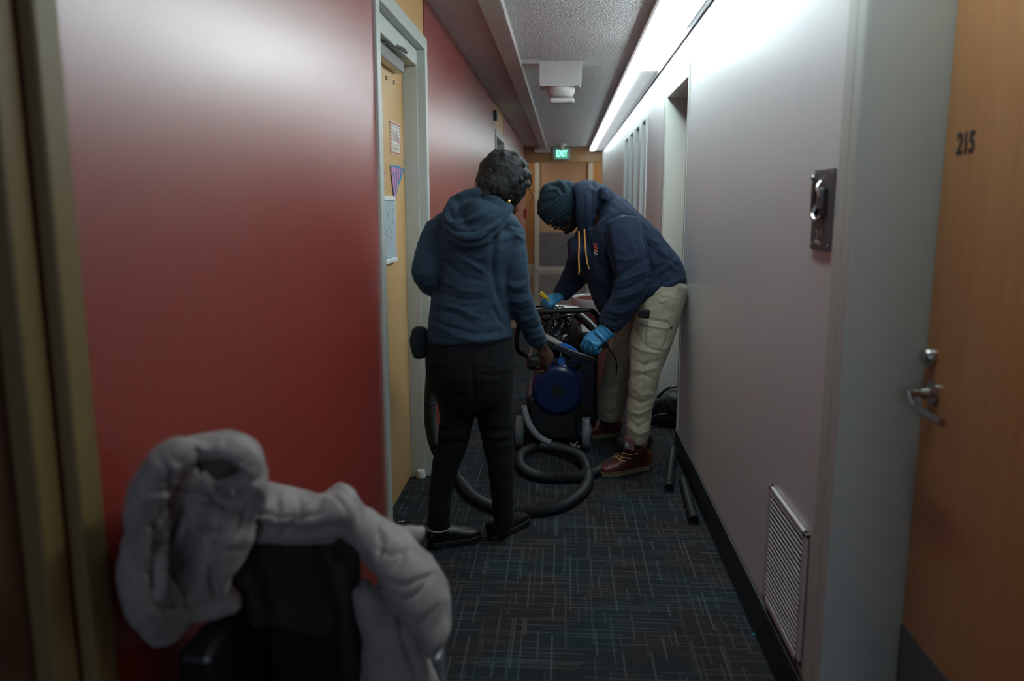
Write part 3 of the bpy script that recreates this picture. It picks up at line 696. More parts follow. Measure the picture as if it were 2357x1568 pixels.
M_BEAN = fabric('teal_navy_knit', (.006, .018, .028, 1), (.010, .030, .042, 1), sheen=.3)
M_JEAN = fabric('black_denim', (.004, .005, .006, 1), (.009, .011, .013, 1), sheen=.08)
M_KHAKI = fabric('khaki_canvas', (.22, .195, .14, 1), (.30, .27, .20, 1), sheen=.1, wb=.3)
M_SKIN = mat('dark_skin', (.060, .026, .016, 1), .45, var=.15, vs=20)
M_SKIN2 = mat('deep_skin', (.030, .015, .011, 1), .45, var=.15, vs=20)
M_GLOVE = mat('blue_nitrile', (.035, .24, .47, 1), .42, var=.06, vs=15)
M_LEATH = mat('red_brown_leather', (.085, .020, .012, 1), .42, var=.25, vs=14)
M_SOLE = mat('tan_sole', (.14, .10, .055, 1), .7, var=.15, vs=30)
M_BSHOE = mat('black_leather', (.005, .0055, .0065, 1), .38, var=.2, vs=20)
M_GOLD = mat('gold', (.85, .55, .12, 1), .25, 1, var=0)
def hair_mat(name):
    m = bpy.data.materials.new(name); m.use_nodes = True; t = NT(m); b = t.n['Principled BSDF']
    b.inputs['Base Color'].default_value = (.006, .006, .0075, 1); b.inputs['Roughness'].default_value = .6
    n = t.noise(t.coord((1, 1, 1)), 90, 5, .7); bn = t.new('ShaderNodeBump'); bn.inputs['Strength'].default_value = 1; bn.inputs['Distance'].default_value = .006
    t.link(n, bn.inputs['Height']); t.link(bn.outputs[0], b.inputs['Normal']); return m
M_HAIR = hair_mat('black_curls')

# ================================================================== WOMAN (seen from behind)
WO = root('person', (-.37, 3.1, 0), 'person in steel-blue hoodie and black trousers standing with back turned', 'person')
WY = 3.12
hc = at(1159, 428, 3.17); hup = Vector((.10, .18, 1)); hfw = Vector((.52, .8, -.38))
armL = [N(1010, 528, 3.12, 34, .055), N(990, 588, 3.09, 37, .062), N(983, 635, 3.07, 34, .056), N(1008, 662, 3.2, 24, .045), N(1045, 668, 3.34, 20, .036)]
armR = [N(1172, 540, 3.12, 38, .058), N(1183, 610, 3.10, 33, .056), N(1190, 680, 3.12, 34, .054), N(1217, 743, 3.20, 27, .046), N(1239, 788, 3.26, 21, .037)]
def bodyscale(nodes, k): return [(p, a * k, b * k) for p, a, b in nodes]
b = bmesh.new()
torso = [N(1132, 470, 3.13, 30, .05), N(1108, 510, 3.12, 78, .095), N(1098, 560, 3.12, 92, .125), N(1090, 630, 3.12, 85, .118), N(1083, 700, 3.12, 88, .12), N(1082, 760, 3.12, 94, .13), N(1083, 850, 3.12, 92, .12), N(1088, 890, 3.12, 76, .10)]
legL = [N(1036, 860, 3.12, 56, .11), N(1052, 940, 3.11, 42, .085), N(1042, 1016, 3.10, 36, .066), N(1030, 1055, 3.10, 34, .062), N(1015, 1127, 3.09, 26, .058), N(1009, 1214, 3.08, 27, .05)]
legR = [N(1130, 860, 3.12, 54, .11), N(1139, 950, 3.13, 43, .085), N(1148, 1030, 3.14, 35, .066), N(1153, 1070, 3.14, 31, .062), N(1156, 1127, 3.15, 27, .058), N(1160, 1205, 3.16, 23, .048)]
loft(b, bodyscale(torso, .82), sq=.9)
for n_ in (armL, armR): loft(b, bodyscale(n_, .80))
for n_ in (legL, legR): loft(b, bodyscale(n_, .85))
hand_dirR = (at(1276, 850, 3.34) - at(1250, 805, 3.27)).normalized()
wrR = at(1249, 803, 3.27)
loft(b, [N(1236, 780, 3.25, 16, .028), (wrR, .025, .021)], cap=.5)
hand_form(b, wrR, hand_dirR, (.75, -.75, .35), (-.6, -.4, 0), .98, curl=(30, 34, 38, 42), thumb=22)
wrL = at(1050, 668, 3.36)
hand_form(b, wrL, (.7, .6, -.1), (0, .3, 1), (0, .5, .8), .95, curl=(45, 50, 55, 60))
loft(b, [(at(1122, 500, 3.12), .055, .055), (at(1135, 470, 3.14), .05, .052), (at(1148, 440, 3.17), .052, .055)])
Lf, Rf = head_form(b, hc, hup, hfw, .98)
fuse('body', b, M_SKIN, WO, voxel=.0055, smooth=2)
for q in (-1, 1):
    MB().lathe(Lf(q * .03, .075, .0) , Rf[1], [(.0, -.012), (.009, -.008), (.012, 0), (.008, .009), (0, .011)], 14).build('eye', mat('eye_white', (.6, .58, .55, 1), .2), WO, True)
MB().lathe(at(1172, 464, 3.075), (1, -1, 0), [(0, -.006), (.006, -.004), (.008, 0), (.006, .004), (0, .006)], 16).build('earring', M_GOLD, WO, True)
# hair: rounded mass with curls and one loose strand
b = bmesh.new()
ball(b, at(1158, 412, 3.16), (.102, .105, .112)); ball(b, at(1185, 400, 3.20), (.058, .08, .075)); ball(b, at(1128, 425, 3.13), (.055, .075, .08))
ball(b, at(1140, 428, 3.10), (.075, .06, .06)); ball(b, at(1118, 448, 3.10), (.045, .06, .04))
rr = random.Random(2)
for k in range(60):
    a = rr.uniform(0, 2 * math.pi); e_ = rr.uniform(-.2, 1.3); v = Vector((math.cos(a) * math.cos(e_), math.sin(a) * math.cos(e_), math.sin(e_)))
    ball(b, at(1160, 414, 3.16) + Vector((v.x * .098, v.y * .10, v.z * .108)), [rr.uniform(.008, .016)] * 3, seg=8)
hr = fuse('hair', b, M_HAIR, WO, voxel=.0042, smooth=3, wrinkle=.0045, wscale=(60, 60, 60))
def strand(par, pts, r, m, name='hair_strand'): return MB().tube(pts, lambda t: r * (1 - .7 * t), 6).build(name, m, par)
Y_ = 3.24
for pts in ([(1215, 398), (1222, 415), (1222, 425), (1217, 432), (1222, 445), (1226, 452), (1222, 462), (1216, 466)], [(1208, 390), (1219, 402), (1224, 418), (1219, 428)], [(1195, 372), (1210, 380), (1219, 396), (1221, 408)],
            [(1100, 400), (1094, 420), (1093, 440)], [(1192, 360), (1204, 366), (1210, 376)]):
    strand(hr, [at(x, y, Y_ - (.1 if x < 1120 else 0)) for x, y in pts], .0032, M_HAIR)
# hoodie
b = bmesh.new()
T2 = [N(1128, 482, 3.13, 48, .075), N(1106, 508, 3.12, 86, .105), N(1097, 555, 3.12, 96, .135), N(1090, 620, 3.12, 88, .130), N(1083, 690, 3.12, 91, .132), N(1081, 745, 3.12, 97, .145), N(1083, 778, 3.12, 99, .152)]
loft(b, T2, sq=.9, cap=.12)
loft(b, armL); loft(b, armR, cap=.15)
loft(b, [N(1004, 548, 3.12, 32, .06), N(1022, 522, 3.12, 32, .075), N(1060, 500, 3.12, 30, .085), N(1110, 492, 3.12, 28, .085), N(1150, 505, 3.12, 28, .08), N(1174, 530, 3.12, 30, .07), N(1181, 560, 3.11, 29, .06)], cap=.8)
# hood lying on the back
loft(b, [N(1058, 470, 3.07, 28, .03), N(1042, 500, 3.02, 27, .035), N(1062, 545, 2.985, 26, .035), N(1110, 540, 2.985, 26, .035), N(1150, 505, 3.02, 20, .03), N(1168, 478, 3.07, 14, .025)], hint=(0, 1, 0))
loft(b, [N(1062, 462, 3.06, 20, .03), N(1095, 450, 3.07, 18, .03), N(1130, 462, 3.07, 18, .03), N(1160, 482, 3.07, 16, .03)])
loft(b, [N(1070, 500, 3.02, 40, .03), N(1105, 500, 3.01, 45, .04), N(1140, 495, 3.03, 24, .03)], hint=(0, 1, 0))
F = [([(1018, 512), (1050, 532), (1095, 528), (1140, 505), (1168, 484)], 5, -.015), ([(1026, 505), (1050, 512), (1085, 505), (1115, 490)], 6, .010),
     ([(1035, 545), (1070, 562), (1110, 558), (1150, 525), (1170, 500)], 6, -.014), ([(1080, 470), (1060, 490), (1035, 500)], 6, -.012),
     ([(1030, 478), (1040, 500), (1062, 505)], 9, -.018),
     ([(1140, 540), (1134, 600), (1142, 660), (1160, 720)], 7, -.014), ([(1155, 530), (1180, 518), (1205, 530)], 5, -.006),
     ([(985, 560), (1003, 600), (1006, 660), (1000, 690)], 7, -.013),
     ([(1050, 575), (1090, 600), (1130, 615)], 6, -.006), ([(1060, 590), (1100, 618), (1135, 640)], 5, .006), ([(1020, 600), (1070, 640), (1120, 650)], 6, -.005),
     ([(1005, 640), (1060, 668), (1120, 672)], 5, .005), ([(1000, 670), (1060, 690), (1130, 690)], 5, -.006), ([(1010, 715), (1050, 722), (1090, 745)], 5, -.007), ([(1000, 700), (1050, 708), (1110, 735)], 4, .005),
     ([(990, 735), (1040, 755), (1100, 770), (1165, 762)], 4, -.006), ([(1000, 752), (1050, 775), (1100, 785), (1170, 775)], 3, .004), ([(1130, 700), (1150, 735), (1172, 760)], 5, -.008),
     ([(1165, 545), (1185, 538), (1208, 552)], 4, .005), ([(1160, 560), (1188, 552), (1210, 566)], 4, -.004),
     ([(1168, 640), (1190, 648), (1212, 640)], 4, -.005), ([(1166, 655), (1190, 662), (1214, 655)], 4, .006), ([(1170, 672), (1195, 680), (1218, 672)], 4, -.006), ([(1172, 690), (1200, 697), (1222, 688)], 4, .006),
     ([(1178, 710), (1205, 716), (1230, 705)], 4, -.006), ([(1195, 735), (1215, 738), (1240, 725)], 4, .005), ([(1205, 758), (1228, 758), (1250, 748)], 4, -.005), ([(1215, 778), (1235, 776), (1256, 766)], 3, .004), ([(1220, 788), (1240, 788), (1258, 778)], 3, -.004)]
hem = at(1085, 796, 3.12)
hd_ = fuse('hoodie', b, M_HOOD1, WO, voxel=.0058, smooth=6, folds=F, wrinkle=.0045, wscale=(8, 7, 18))
# trousers
b = bmesh.new()
loft(b, [N(1083, 768, 3.12, 95, .135), N(1081, 810, 3.12, 101, .15), N(1083, 850, 3.12, 103, .158), N(1091, 890, 3.12, 94, .145), N(1097, 922, 3.12, 80, .12)], sq=.9, cap=.35)
loft(b, legL, cap=.1); loft(b, legR, cap=.1)
F = [([(1000, 985), (1040, 992), (1075, 985)], 4, -.006), ([(1005, 1003), (1040, 1010), (1072, 1002)], 4, .006), ([(1003, 1015), (1035, 1022), (1070, 1018)], 4, -.006),
     ([(1110, 985), (1145, 992), (1178, 984)], 4, -.006), ([(1112, 1000), (1148, 1008), (1180, 998)], 4, .006), ([(1116, 1012), (1148, 1020), (1182, 1012)], 4, -.006),
     ([(1085, 820), (1088, 880), (1093, 960)], 5, -.008), ([(1030, 905), (1060, 915), (1090, 905)], 4, -.004), ([(1100, 860), (1140, 868), (1180, 858)], 4, -.004),
     ([(985, 1190), (1010, 1196), (1035, 1188)], 3, -.003), ([(985, 1100), (1015, 1110), (1040, 1100)], 4, -.003)]
fuse('trousers', b, M_JEAN, WO, voxel=.006, smooth=3, folds=F, wrinkle=.003, wscale=(9, 9, 22))
# belt pouch at her side
b = bmesh.new(); loft(b, [N(966, 760, 3.12, 17, .035), N(965, 790, 3.12, 21, .042), N(968, 818, 3.12, 16, .035)], sq=.7, cap=.5)
pc = fuse('belt_pouch', b, fabric('black_nylon', (.012, .016, .020, 1), (.02, .026, .032, 1)), WO, voxel=.005, smooth=3, folds=[([(948, 775), (975, 775)], 3, -.004)], wrinkle=.002)
# shoes, ankle bands
hl = onZ(985, 1262, 0); tl = onZ(1106, 1240, 0)
s1, d1, _ = shoe(WO, hl, tl, M_BSHOE, M_BLKR, height=.062, wd=.045, sole=.028, lace=M_BLKR)
ak = at(1009, 1213, 3.08)
MB().lathe(ak - Vector((0, 0, .006)), (0, 0, 1), [(.045, 0), (.047, .001), (.047, .004), (.045, .005)], 28).build('ankle_band', M_WHITE, WO, True)
hr_ = onZ(1128, 1246, 0); tr_ = onZ(1203, 1204, 0)
shoe(WO, hr_, hr_ + (tr_ - hr_).normalized() * .27, M_BSHOE, M_BLKR, height=.062, wd=.045, sole=.028, lace=M_BLKR)
for nd in (legL[-1], legR[-1]):
    b = bmesh.new(); p = Vector(nd[0]); loft(b, [(p + Vector((0, 0, .03)), .036, .04), (Vector((p.x, p.y, .07)), .036, .042)]); fuse('sock', b, M_BLKR, WO, voxel=.006, smooth=1)
for o in [c for c in WO.children if c.name.startswith('shoe')]: o['label'] = 'black leather lace-up shoe'

# ================================================================== MAN (bending forward, leaning on the wall)
MA = root('person', (.42, 4.2, 0), 'bearded person in dark knit cap and navy hoodie bending over the machine', 'person')
torso = [N(1532, 672, 4.27, 50, .155), N(1508, 650, 4.3, 66, .165), N(1456, 604, 4.3, 84, .185), N(1412, 550, 4.3, 78, .205), N(1382, 500, 4.31, 62, .19), N(1352, 478, 4.3, 38, .08)]
aN = [N(1430, 515, 4.13, 44, .07), N(1443, 570, 4.06, 46, .072), N(1455, 632, 4.02, 43, .068), N(1441, 688, 4.0, 37, .06), N(1412, 732, 4.0, 31, .05), N(1399, 753, 4.0, 28, .045)]
aF = [N(1372, 530, 4.47, 42, .06), N(1345, 588, 4.47, 37, .06), N(1327, 630, 4.44, 31, .055), N(1302, 664, 4.40, 24, .045), N(1289, 681, 4.38, 20, .038)]
lN = [N(1535, 662, 4.24, 44, .12), N(1524, 700, 4.2, 48, .13), N(1509, 750, 4.15, 50, .12), N(1494, 800, 4.1, 47, .11), N(1485, 850, 4.05, 37, .09), N(1478, 900, 4.02, 32, .08), N(1472, 950, 4.0, 29, .07), N(1468, 995, 3.98, 27, .065), N(1464, 1022, 3.97, 20, .05)]
lF = [N(1508, 690, 4.42, 46, .12), N(1472, 755, 4.5, 50, .115), N(1438, 825, 4.56, 42, .10), N(1418, 880, 4.6, 35, .09), N(1407, 930, 4.62, 33, .085), N(1402, 962, 4.64, 27, .07)]
mup = Vector((-.80, -.02, .52)); mfw = Vector((-.45, -.22, -.80)); mc = at(1290, 478, 4.3)
b = bmesh.new()
loft(b, bodyscale(torso, .78)); [loft(b, bodyscale(q, .72)) for q in (aN, aF)]; [loft(b, bodyscale(q, .80)) for q in (lN, lF)]
loft(b, [N(1362, 488, 4.3, 30, .065), N(1335, 480, 4.3, 26, .06), N(1312, 478, 4.3, 26, .06)])
Lm, Rm = head_form(b, mc, mup, mfw, 1.0)
wN = at(1392, 764, 4.0); dN = (at(1350, 800, 3.98) - wN).normalized()
wF = at(1286, 684, 4.37); dF = (at(1264, 694, 4.34) - wF).normalized()
CU_N = (34, 44, 54, 60); CU_F = (70, 72, 74, 76)
loft(b, [N(1405, 745, 4.0, 14, .028), (wN, .027, .022)]); loft(b, [N(1292, 676, 4.38, 11, .026), (wF, .025, .02)])
hand_form(b, wN, dN, (-.35, -.85, .5), (-.6, 0, .6), .88, curl=CU_N, thumb=28, fr=.0078)
hand_form(b, wF, dF, (-.1, -.75, .65), (-.5, 0, .9), .80, curl=CU_F, thumb=24, fr=.0075)
fuse('body', b, M_SKIN2, MA, voxel=.0055, smooth=2)
for q in (-1, 1):
    MB().lathe(Lm(q * .03, .080, .0), Rm[1], [(.0, -.012), (.009, -.008), (.012, 0), (.008, .009), (0, .011)], 14).build('eye', mat('eye_white', (.6, .58, .55, 1), .2), MA, True)
# beard
b = bmesh.new()
def E(x, y, z, r): ball(b, Lm(x, y, z), r, Rm)
E(0, .045, -.092, (.050, .050, .036)); E(0, .082, -.095, (.026, .02, .02))
for q in (-1, 1): E(q * .052, .022, -.065, (.020, .040, .038)); E(q * .064, .0, -.035, (.012, .022, .03)); E(q * .016, .093, -.058, (.014, .010, .006))
fuse('beard', b, M_HAIR, MA, voxel=.0045, smooth=2, wrinkle=.003, wscale=(60, 60, 60))
# glasses
gl = MB()
for q in (-1, 1):
    c = Lm(q * .034, .102, -.002); ring = [c + (Rm[0] * math.cos(a) * .024 + Rm[2] * math.sin(a) * .017) for a in np.linspace(0, 2 * math.pi, 20)]
    gl.tube(ring, .0016, 6); gl.tube([Lm(q * .058, .10, .004), Lm(q * .072, .06, .004), Lm(q * .08, -.01, .0)], .0015, 6)
gl.tube([Lm(-.012, .105, .002), Lm(0, .109, .005), Lm(.012, .105, .002)], .0015, 6)
gl.build('glasses', M_STEEL, MA, True)
# knit cap: crown and folded cuff
b = bmesh.new()
cb, ct, cwd = N(1313, 482, 4.3, 10, .1)[0], at(1262, 452, 4.3), 0
def ax(a_, b_): return (a_ - b_).normalized()
capax = (at(1253, 440, 4.3) - at(1303, 490, 4.3)).normalized()
base = at(1303, 480, 4.3)
loft(b, [(base - capax * .015, .116, .092), (base + capax * .03, .128, .10), (base + capax * .08, .120, .098), (base + capax * .125, .092, .08), (base + capax * .148, .05, .045)], hint=(0, 1, 0), seg=32, cap=.5)
ball(b, at(1250, 478, 4.3), (.030, .06, .045)); ball(b, at(1270, 436, 4.3), (.05, .06, .035))
F = [([(1262, 424), (1285, 428), (1302, 450)], 4, -.010), ([(1252, 440), (1280, 436), (1296, 455)], 3.5, .007), ([(1240, 470), (1262, 462), (1295, 462)], 4, -.006), ([(1240, 486), (1265, 482), (1300, 466)], 4, .005), ([(1285, 415), (1300, 430), (1302, 448)], 4, .007), ([(1300, 415), (1313, 432), (1310, 450)], 4, -.007)]
kc = fuse('knit_cap', b, M_BEAN, MA, voxel=.0045, smooth=3, folds=F, wrinkle=.003, wscale=(14, 14, 14))
cuff = MB(); segs = 110; ca = (at(1250, 502, 4.3) - at(1337, 446, 4.3)); cn = ca.normalized(); co_ = at(1292, 474, 4.3)
cz = Vector((0, 1, 0)); cax = cn.cross(cz).normalized()
if cax.dot(capax) < 0: cax = -cax
half = ca.length / 2
rings = []
for j, (h, rr_) in enumerate(((-.040, .93), (-.045, .97), (-.020, 1.03), (.018, 1.08), (.038, 1.08), (.046, 1.03))):
    rings.append([cuff.b.verts.new(co_ + cax * h + (cn * math.cos(a) * half * rr_ * 1.0 + cz * math.sin(a) * .100 * rr_) * (1 + (.012 if k % 2 else -.012))) for k, a in enumerate(np.linspace(0, 2 * math.pi, segs, endpoint=False))])
for a_, b_ in zip(rings, rings[1:]):
    for k in range(segs): cuff.b.faces.new((a_[k], a_[(k + 1) % segs], b_[(k + 1) % segs], b_[k]))
cuff.b.faces.new(rings[0][::-1]); cuff.b.faces.new(rings[-1])
cuff.build('ribbed_cuff', M_BEAN, kc, False)
# hoodie
b = bmesh.new()
T2 = [N(1548, 672, 4.27, 44, .168), N(1519, 648, 4.29, 70, .175), N(1457, 604, 4.3, 90, .195), N(1414, 549, 4.3, 84, .212), N(1386, 500, 4.31, 66, .198), N(1362, 486, 4.3, 44, .11)]
loft(b, T2, sq=.92, cap=.25)
loft(b, [N(1505, 655, 4.27, 60, .165), N(1452, 650, 4.28, 66, .17), N(1400, 640, 4.3, 46, .16), N(1372, 590, 4.3, 52, .16), N(1352, 545, 4.3, 44, .15)], cap=.4)
loft(b, [N(1378, 640, 4.3, 30, .13), N(1392, 690, 4.3, 26, .12), N(1404, 730, 4.3, 18, .10)], cap=.5)      # front hanging down
loft(b, aN, cap=.1); loft(b, aF, cap=.1)
# hood bunched at the neck
loft(b, [N(1345, 545, 4.20, 12, .03), N(1347, 500, 4.15, 14, .05), N(1351, 458, 4.17, 15, .06), N(1352, 432, 4.25, 14, .08), N(1352, 426, 4.38, 12, .05)], hint=(1, 0, 0))
loft(b, [N(1345, 600, 4.25, 38, .15), N(1325, 568, 4.3, 18, .11)], cap=.6)
loft(b, [N(1354, 438, 4.28, 18, .12), N(1370, 452, 4.28, 36, .13), N(1382, 470, 4.28, 42, .13)], hint=(0, 1, 0), cap=.6)
loft(b, [N(1385, 436, 4.22, 12, .09), N(1388, 460, 4.22, 16, .10)], cap=.8)
F = [([(1362, 425), (1363, 460), (1364, 500), (1362, 540)], 3.5, -.010), ([(1351, 440), (1352, 480), (1352, 530)], 4, .006), ([(1400, 452), (1386, 476), (1372, 492), (1376, 505)], 4, -.014),
     ([(1360, 418), (1372, 432), (1385, 425)], 4, -.010), ([(1376, 490), (1400, 508), (1430, 492), (1462, 498), (1478, 516)], 2.5, -.003), ([(1395, 512), (1398, 560), (1410, 620), (1405, 690)], 7, -.014),
     ([(1475, 520), (1492, 570), (1498, 630), (1490, 670)], 6, -.016), ([(1490, 560), (1520, 590), (1545, 600), (1560, 615)], 4, -.007), ([(1485, 540), (1510, 560), (1530, 590)], 5, .007),
     ([(1500, 660), (1530, 630), (1560, 612)], 6, -.006), ([(1495, 690), (1530, 660), (1572, 640)], 5, .006), ([(1495, 625), (1530, 610), (1550, 590)], 5, -.006), ([(1520, 575), (1540, 600), (1555, 625)], 4, .006),
     ([(1412, 590), (1440, 600), (1470, 590)], 5, .005), ([(1415, 640), (1445, 622), (1480, 600)], 5, -.007), ([(1412, 655), (1450, 640), (1490, 622)], 4, .007), ([(1412, 672), (1450, 662), (1490, 640)], 4, -.008),
     ([(1408, 688), (1445, 682), (1485, 660)], 4, .006), ([(1405, 702), (1440, 702), (1475, 682)], 4, -.007), ([(1398, 716), (1430, 722), (1460, 708)], 4, .006), ([(1392, 732), (1415, 742), (1440, 735)], 3, -.005), ([(1386, 745), (1400, 758), (1425, 758)], 2.5, -.005),
     ([(1440, 520), (1462, 580), (1472, 640)], 8, .006), ([(1320, 560), (1315, 600), (1325, 620)], 5, -.006), ([(1300, 660), (1320, 650), (1345, 655)], 4, -.006), ([(1310, 630), (1330, 625), (1350, 632)], 4, .005)]
hd2 = fuse('hoodie', b, M_HOOD2, MA, voxel=.0058, smooth=3, folds=F, wrinkle=.0035, wscale=(9, 7, 12))
M_CORD = fabric('orange_cord', (.55, .24, .06, 1), (.70, .34, .10, 1), sheen=.1)
def cord(pts, Y, r=.0042): return MB().tube([at(x, y, Y) for x, y in pts], r, 8).build('drawstring', M_CORD, hd2)
cord([(1345, 527), (1346, 550), (1348, 580), (1351, 600), (1352, 608)], 4.115); cord([(1352, 606), (1354, 612), (1356, 619)], 4.115, .003)
cord([(1332, 532), (1333, 560), (1332, 590), (1333, 620), (1333, 628)], 4.10); cord([(1333, 626), (1332, 632)], 4.10, .003)
# small chest emblem, red over white, running down the chest
em = root('emblem_tmp', (0, 0, 0), None, None); bpy.data.objects.remove(em)
def chest(x, y): return at(x, y, 4.085)
def ringp(mb, cx, cy, rx, ry, r, n=16):
    mb.tube([chest(cx + rx * math.cos(a), cy + ry * math.sin(a)) for a in np.linspace(0, 2 * math.pi, n)], r, 6)
e1 = MB(); ringp(e1, 1369.5, 564.5, 3.2, 3.4, .0022); ringp(e1, 1370.5, 572.5, 3.2, 3.2, .0022); e1.tube([chest(1367, 577), chest(1375, 576.5)], .0022, 6); e1.build('emblem', mat('emblem_red', (.55, .06, .025, 1), .6), hd2)
e2 = MB()
for q in ((1366, 581, 1375, 580), (1367, 584, 1374, 583), (1368, 587, 1375, 586)): e2.tube([chest(q[0], q[1]), chest(q[2], q[3])], .0022, 6)
e2.build('emblem_lettering', mat('emblem_white', (.4, .4, .42, 1), .6), hd2)
# khaki cargo trousers
b = bmesh.new()
loft(b, [N(1545, 650, 4.27, 40, .15), N(1532, 680, 4.27, 50, .155), N(1512, 710, 4.28, 50, .15)], cap=.3)
loft(b, lN, cap=.1); loft(b, lF, cap=.1)
loft(b, [N(1520, 748, 4.06, 22, .018), N(1505, 795, 4.02, 26, .02)], cap=.5, sq=.6)
F = [([(1465, 728), (1500, 736), (1535, 742), (1548, 752)], 3, -.008), ([(1468, 742), (1500, 752), (1542, 757)], 3, .007), ([(1490, 738), (1484, 770), (1486, 800)], 3, -.005), ([(1540, 755), (1535, 785), (1522, 808), (1505, 806), (1480, 795)], 3.5, -.009),
     ([(1455, 795), (1480, 808), (1510, 812), (1535, 800)], 4, .007), ([(1462, 760), (1475, 785), (1490, 800)], 4, -.006), ([(1455, 830), (1480, 840), (1520, 830)], 5, -.008), ([(1452, 848), (1480, 855), (1515, 846)], 4, .006),
     ([(1450, 870), (1480, 862), (1512, 878)], 4, -.006), ([(1458, 890), (1475, 910), (1500, 905)], 4, .006), ([(1450, 915), (1475, 930), (1505, 915)], 5, -.007), ([(1447, 945), (1470, 955), (1500, 940)], 4, .006),
     ([(1445, 965), (1470, 985), (1498, 965)], 4, -.007), ([(1447, 985), (1470, 1000), (1497, 990)], 3, .005), ([(1480, 815), (1482, 870), (1476, 930), (1478, 990)], 2, -.004), ([(1530, 690), (1535, 710), (1528, 730)], 2, -.005), ([(1512, 685), (1522, 695), (1540, 690)], 2.5, .006),
     ([(1505, 820), (1480, 850), (1475, 880)], 4, -.006), ([(1395, 850), (1420, 842), (1440, 860)], 5, -.007), ([(1375, 930), (1405, 910), (1435, 890)], 5, .007), ([(1390, 900), (1415, 890), (1440, 900)], 5, -.006), ([(1385, 940), (1405, 955), (1425, 945)], 4, -.006)]
tr = fuse('cargo_trousers', b, M_KHAKI, MA, voxel=.0058, smooth=3, folds=F, wrinkle=.004, wscale=(9, 9, 15))
MB().obox(at(1545, 755, 4.02), (1, 0, 0), (0, 1, 0), (0, 0, 1), .006, .002, .006).build('pocket_tab', M_BLK, tr)
MB().obox(at(1482, 722, 4.0), (1, .2, -.1), (0, 1, 0), (.1, 0, 1), .030, .02, .022).build('belt_tool', M_BLK, MA, bev=.007)
# gloves
b = bmesh.new()
cuffN = at(1400, 756, 4.0)
loft(b, [(cuffN, .050, .045), (wN + (cuffN - wN) * .2, .048, .038), (wN + dN * .04, .047, .030)], cap=.05, hint=(-.35, -.85, .5))
hand_form(b, wN, dN, (-.35, -.85, .5), (-.6, 0, .6), 1.14, curl=CU_N, thumb=34, fr=.0098, spread=7)
F = [([(1375, 760), (1388, 772), (1398, 785)], 2, -.003), ([(1371, 764), (1383, 775), (1393, 787)], 1.8, .003), ([(1366, 768), (1378, 780), (1388, 792)], 1.8, -.003), ([(1354, 780), (1366, 792), (1384, 792)], 2.5, .004), ([(1352, 786), (1362, 798), (1380, 800)], 2.5, -.004)]
g1 = fuse('glove', b, M_GLOVE, MA, voxel=.0036, smooth=2, folds=F, wrinkle=.0016, wscale=(30, 30, 30))
b = bmesh.new()
loft(b, [(at(1290, 679, 4.375), .030, .03), (wF, .029, .024)], cap=.05)
hand_form(b, wF, dF, (-.1, -.75, .65), (-.5, 0, .9), .92, curl=CU_F, thumb=24, fr=.0098)
g2 = fuse('glove', b, M_GLOVE, MA, voxel=.0036, smooth=2, wrinkle=.0012, wscale=(30, 30, 30))
# boots
hN = onZ(1494, 1078, 0); tN = onZ(1381, 1097, 0)
u1, d1, s1 = shoe(MA, hN, tN, M_LEATH, M_SOLE, height=.088, wd=.050, sole=.024, boot=(at(1467, 1020, 4.03), .050), lace=mat('tan_lace', (.38, .26, .10, 1), .6), welt=M_SOLE)
u1['label'] = 'red-brown leather lace-up boot on a tan sole'
MB().prism([at(1437, 1003, 3.90), at(1462, 1014, 3.89), at(1461, 1040, 3.88), at(1436, 1034, 3.89)], (.004, .012, 0)).build('tongue', M_LEATH, u1, bev=.004)
MB().prism([at(1439, 1018, 3.887), at(1447, 1020, 3.886), at(1447, 1031, 3.882), at(1439, 1028, 3.883)], (0, .003, 0)).build('tongue_tag', M_GRY, u1)
lc = MB()
for q in ([(1412, 1052), (1425, 1056), (1440, 1063)], [(1416, 1046), (1424, 1058), (1430, 1062)], [(1433, 1042), (1430, 1052), (1425, 1062)], [(1420, 1044), (1430, 1052), (1452, 1056)], [(1432, 1042), (1450, 1047), (1468, 1044)]):
    lc.tube([at(x, y, 3.895) for x, y in q], .0017, 6)
lc.build('lace_ends', MATS['tan_lace'], u1)
hF = onZ(1428, 1002, 0); tF = onZ(1330, 1008, 0)
u2, _, _ = shoe(MA, hF, tF, M_LEATH, M_SOLE, height=.088, wd=.050, sole=.024, boot=(at(1404, 945, 4.68), .050), lace=MATS['tan_lace'], welt=M_SOLE)
# yellow plug he holds
PG = root('power_plug', tuple(at(1258, 682, 4.28)), 'yellow three-prong power plug held by the bending person', 'plug')
M_YEL = mat('yellow_plastic', (.70, .50, .02, 1), .4)
pa, pb_ = at(1243, 673, 4.27), at(1262, 690, 4.29); pd = (pb_ - pa).normalized(); pp = pd.cross(Vector((0, 1, 0))).normalized()
MB().obox(pa + pd * .018, pd, pp, pd.cross(pp), .018, .011, .011).build('body', M_YEL, PG, bev=.004)
MB().lathe(pa + pd * .034, pd, [(.010, 0), (.011, .01), (.008, .022), (.005, .024), (.004, .04), (0, .04)], 14).build('strain_relief', M_YEL, PG, True)
for k in (-.005, .005): MB().obox(pa - pd * .008 + pp * k, pd, pp, pd.cross(pp), .009, .0009, .003).build('prong', M_STEEL, PG)
MB().tube([pa + pd.cross(pp) * .005, pa - pd * .016 + pd.cross(pp) * .005], .0022, 8).build('ground_pin', M_STEEL, PG)
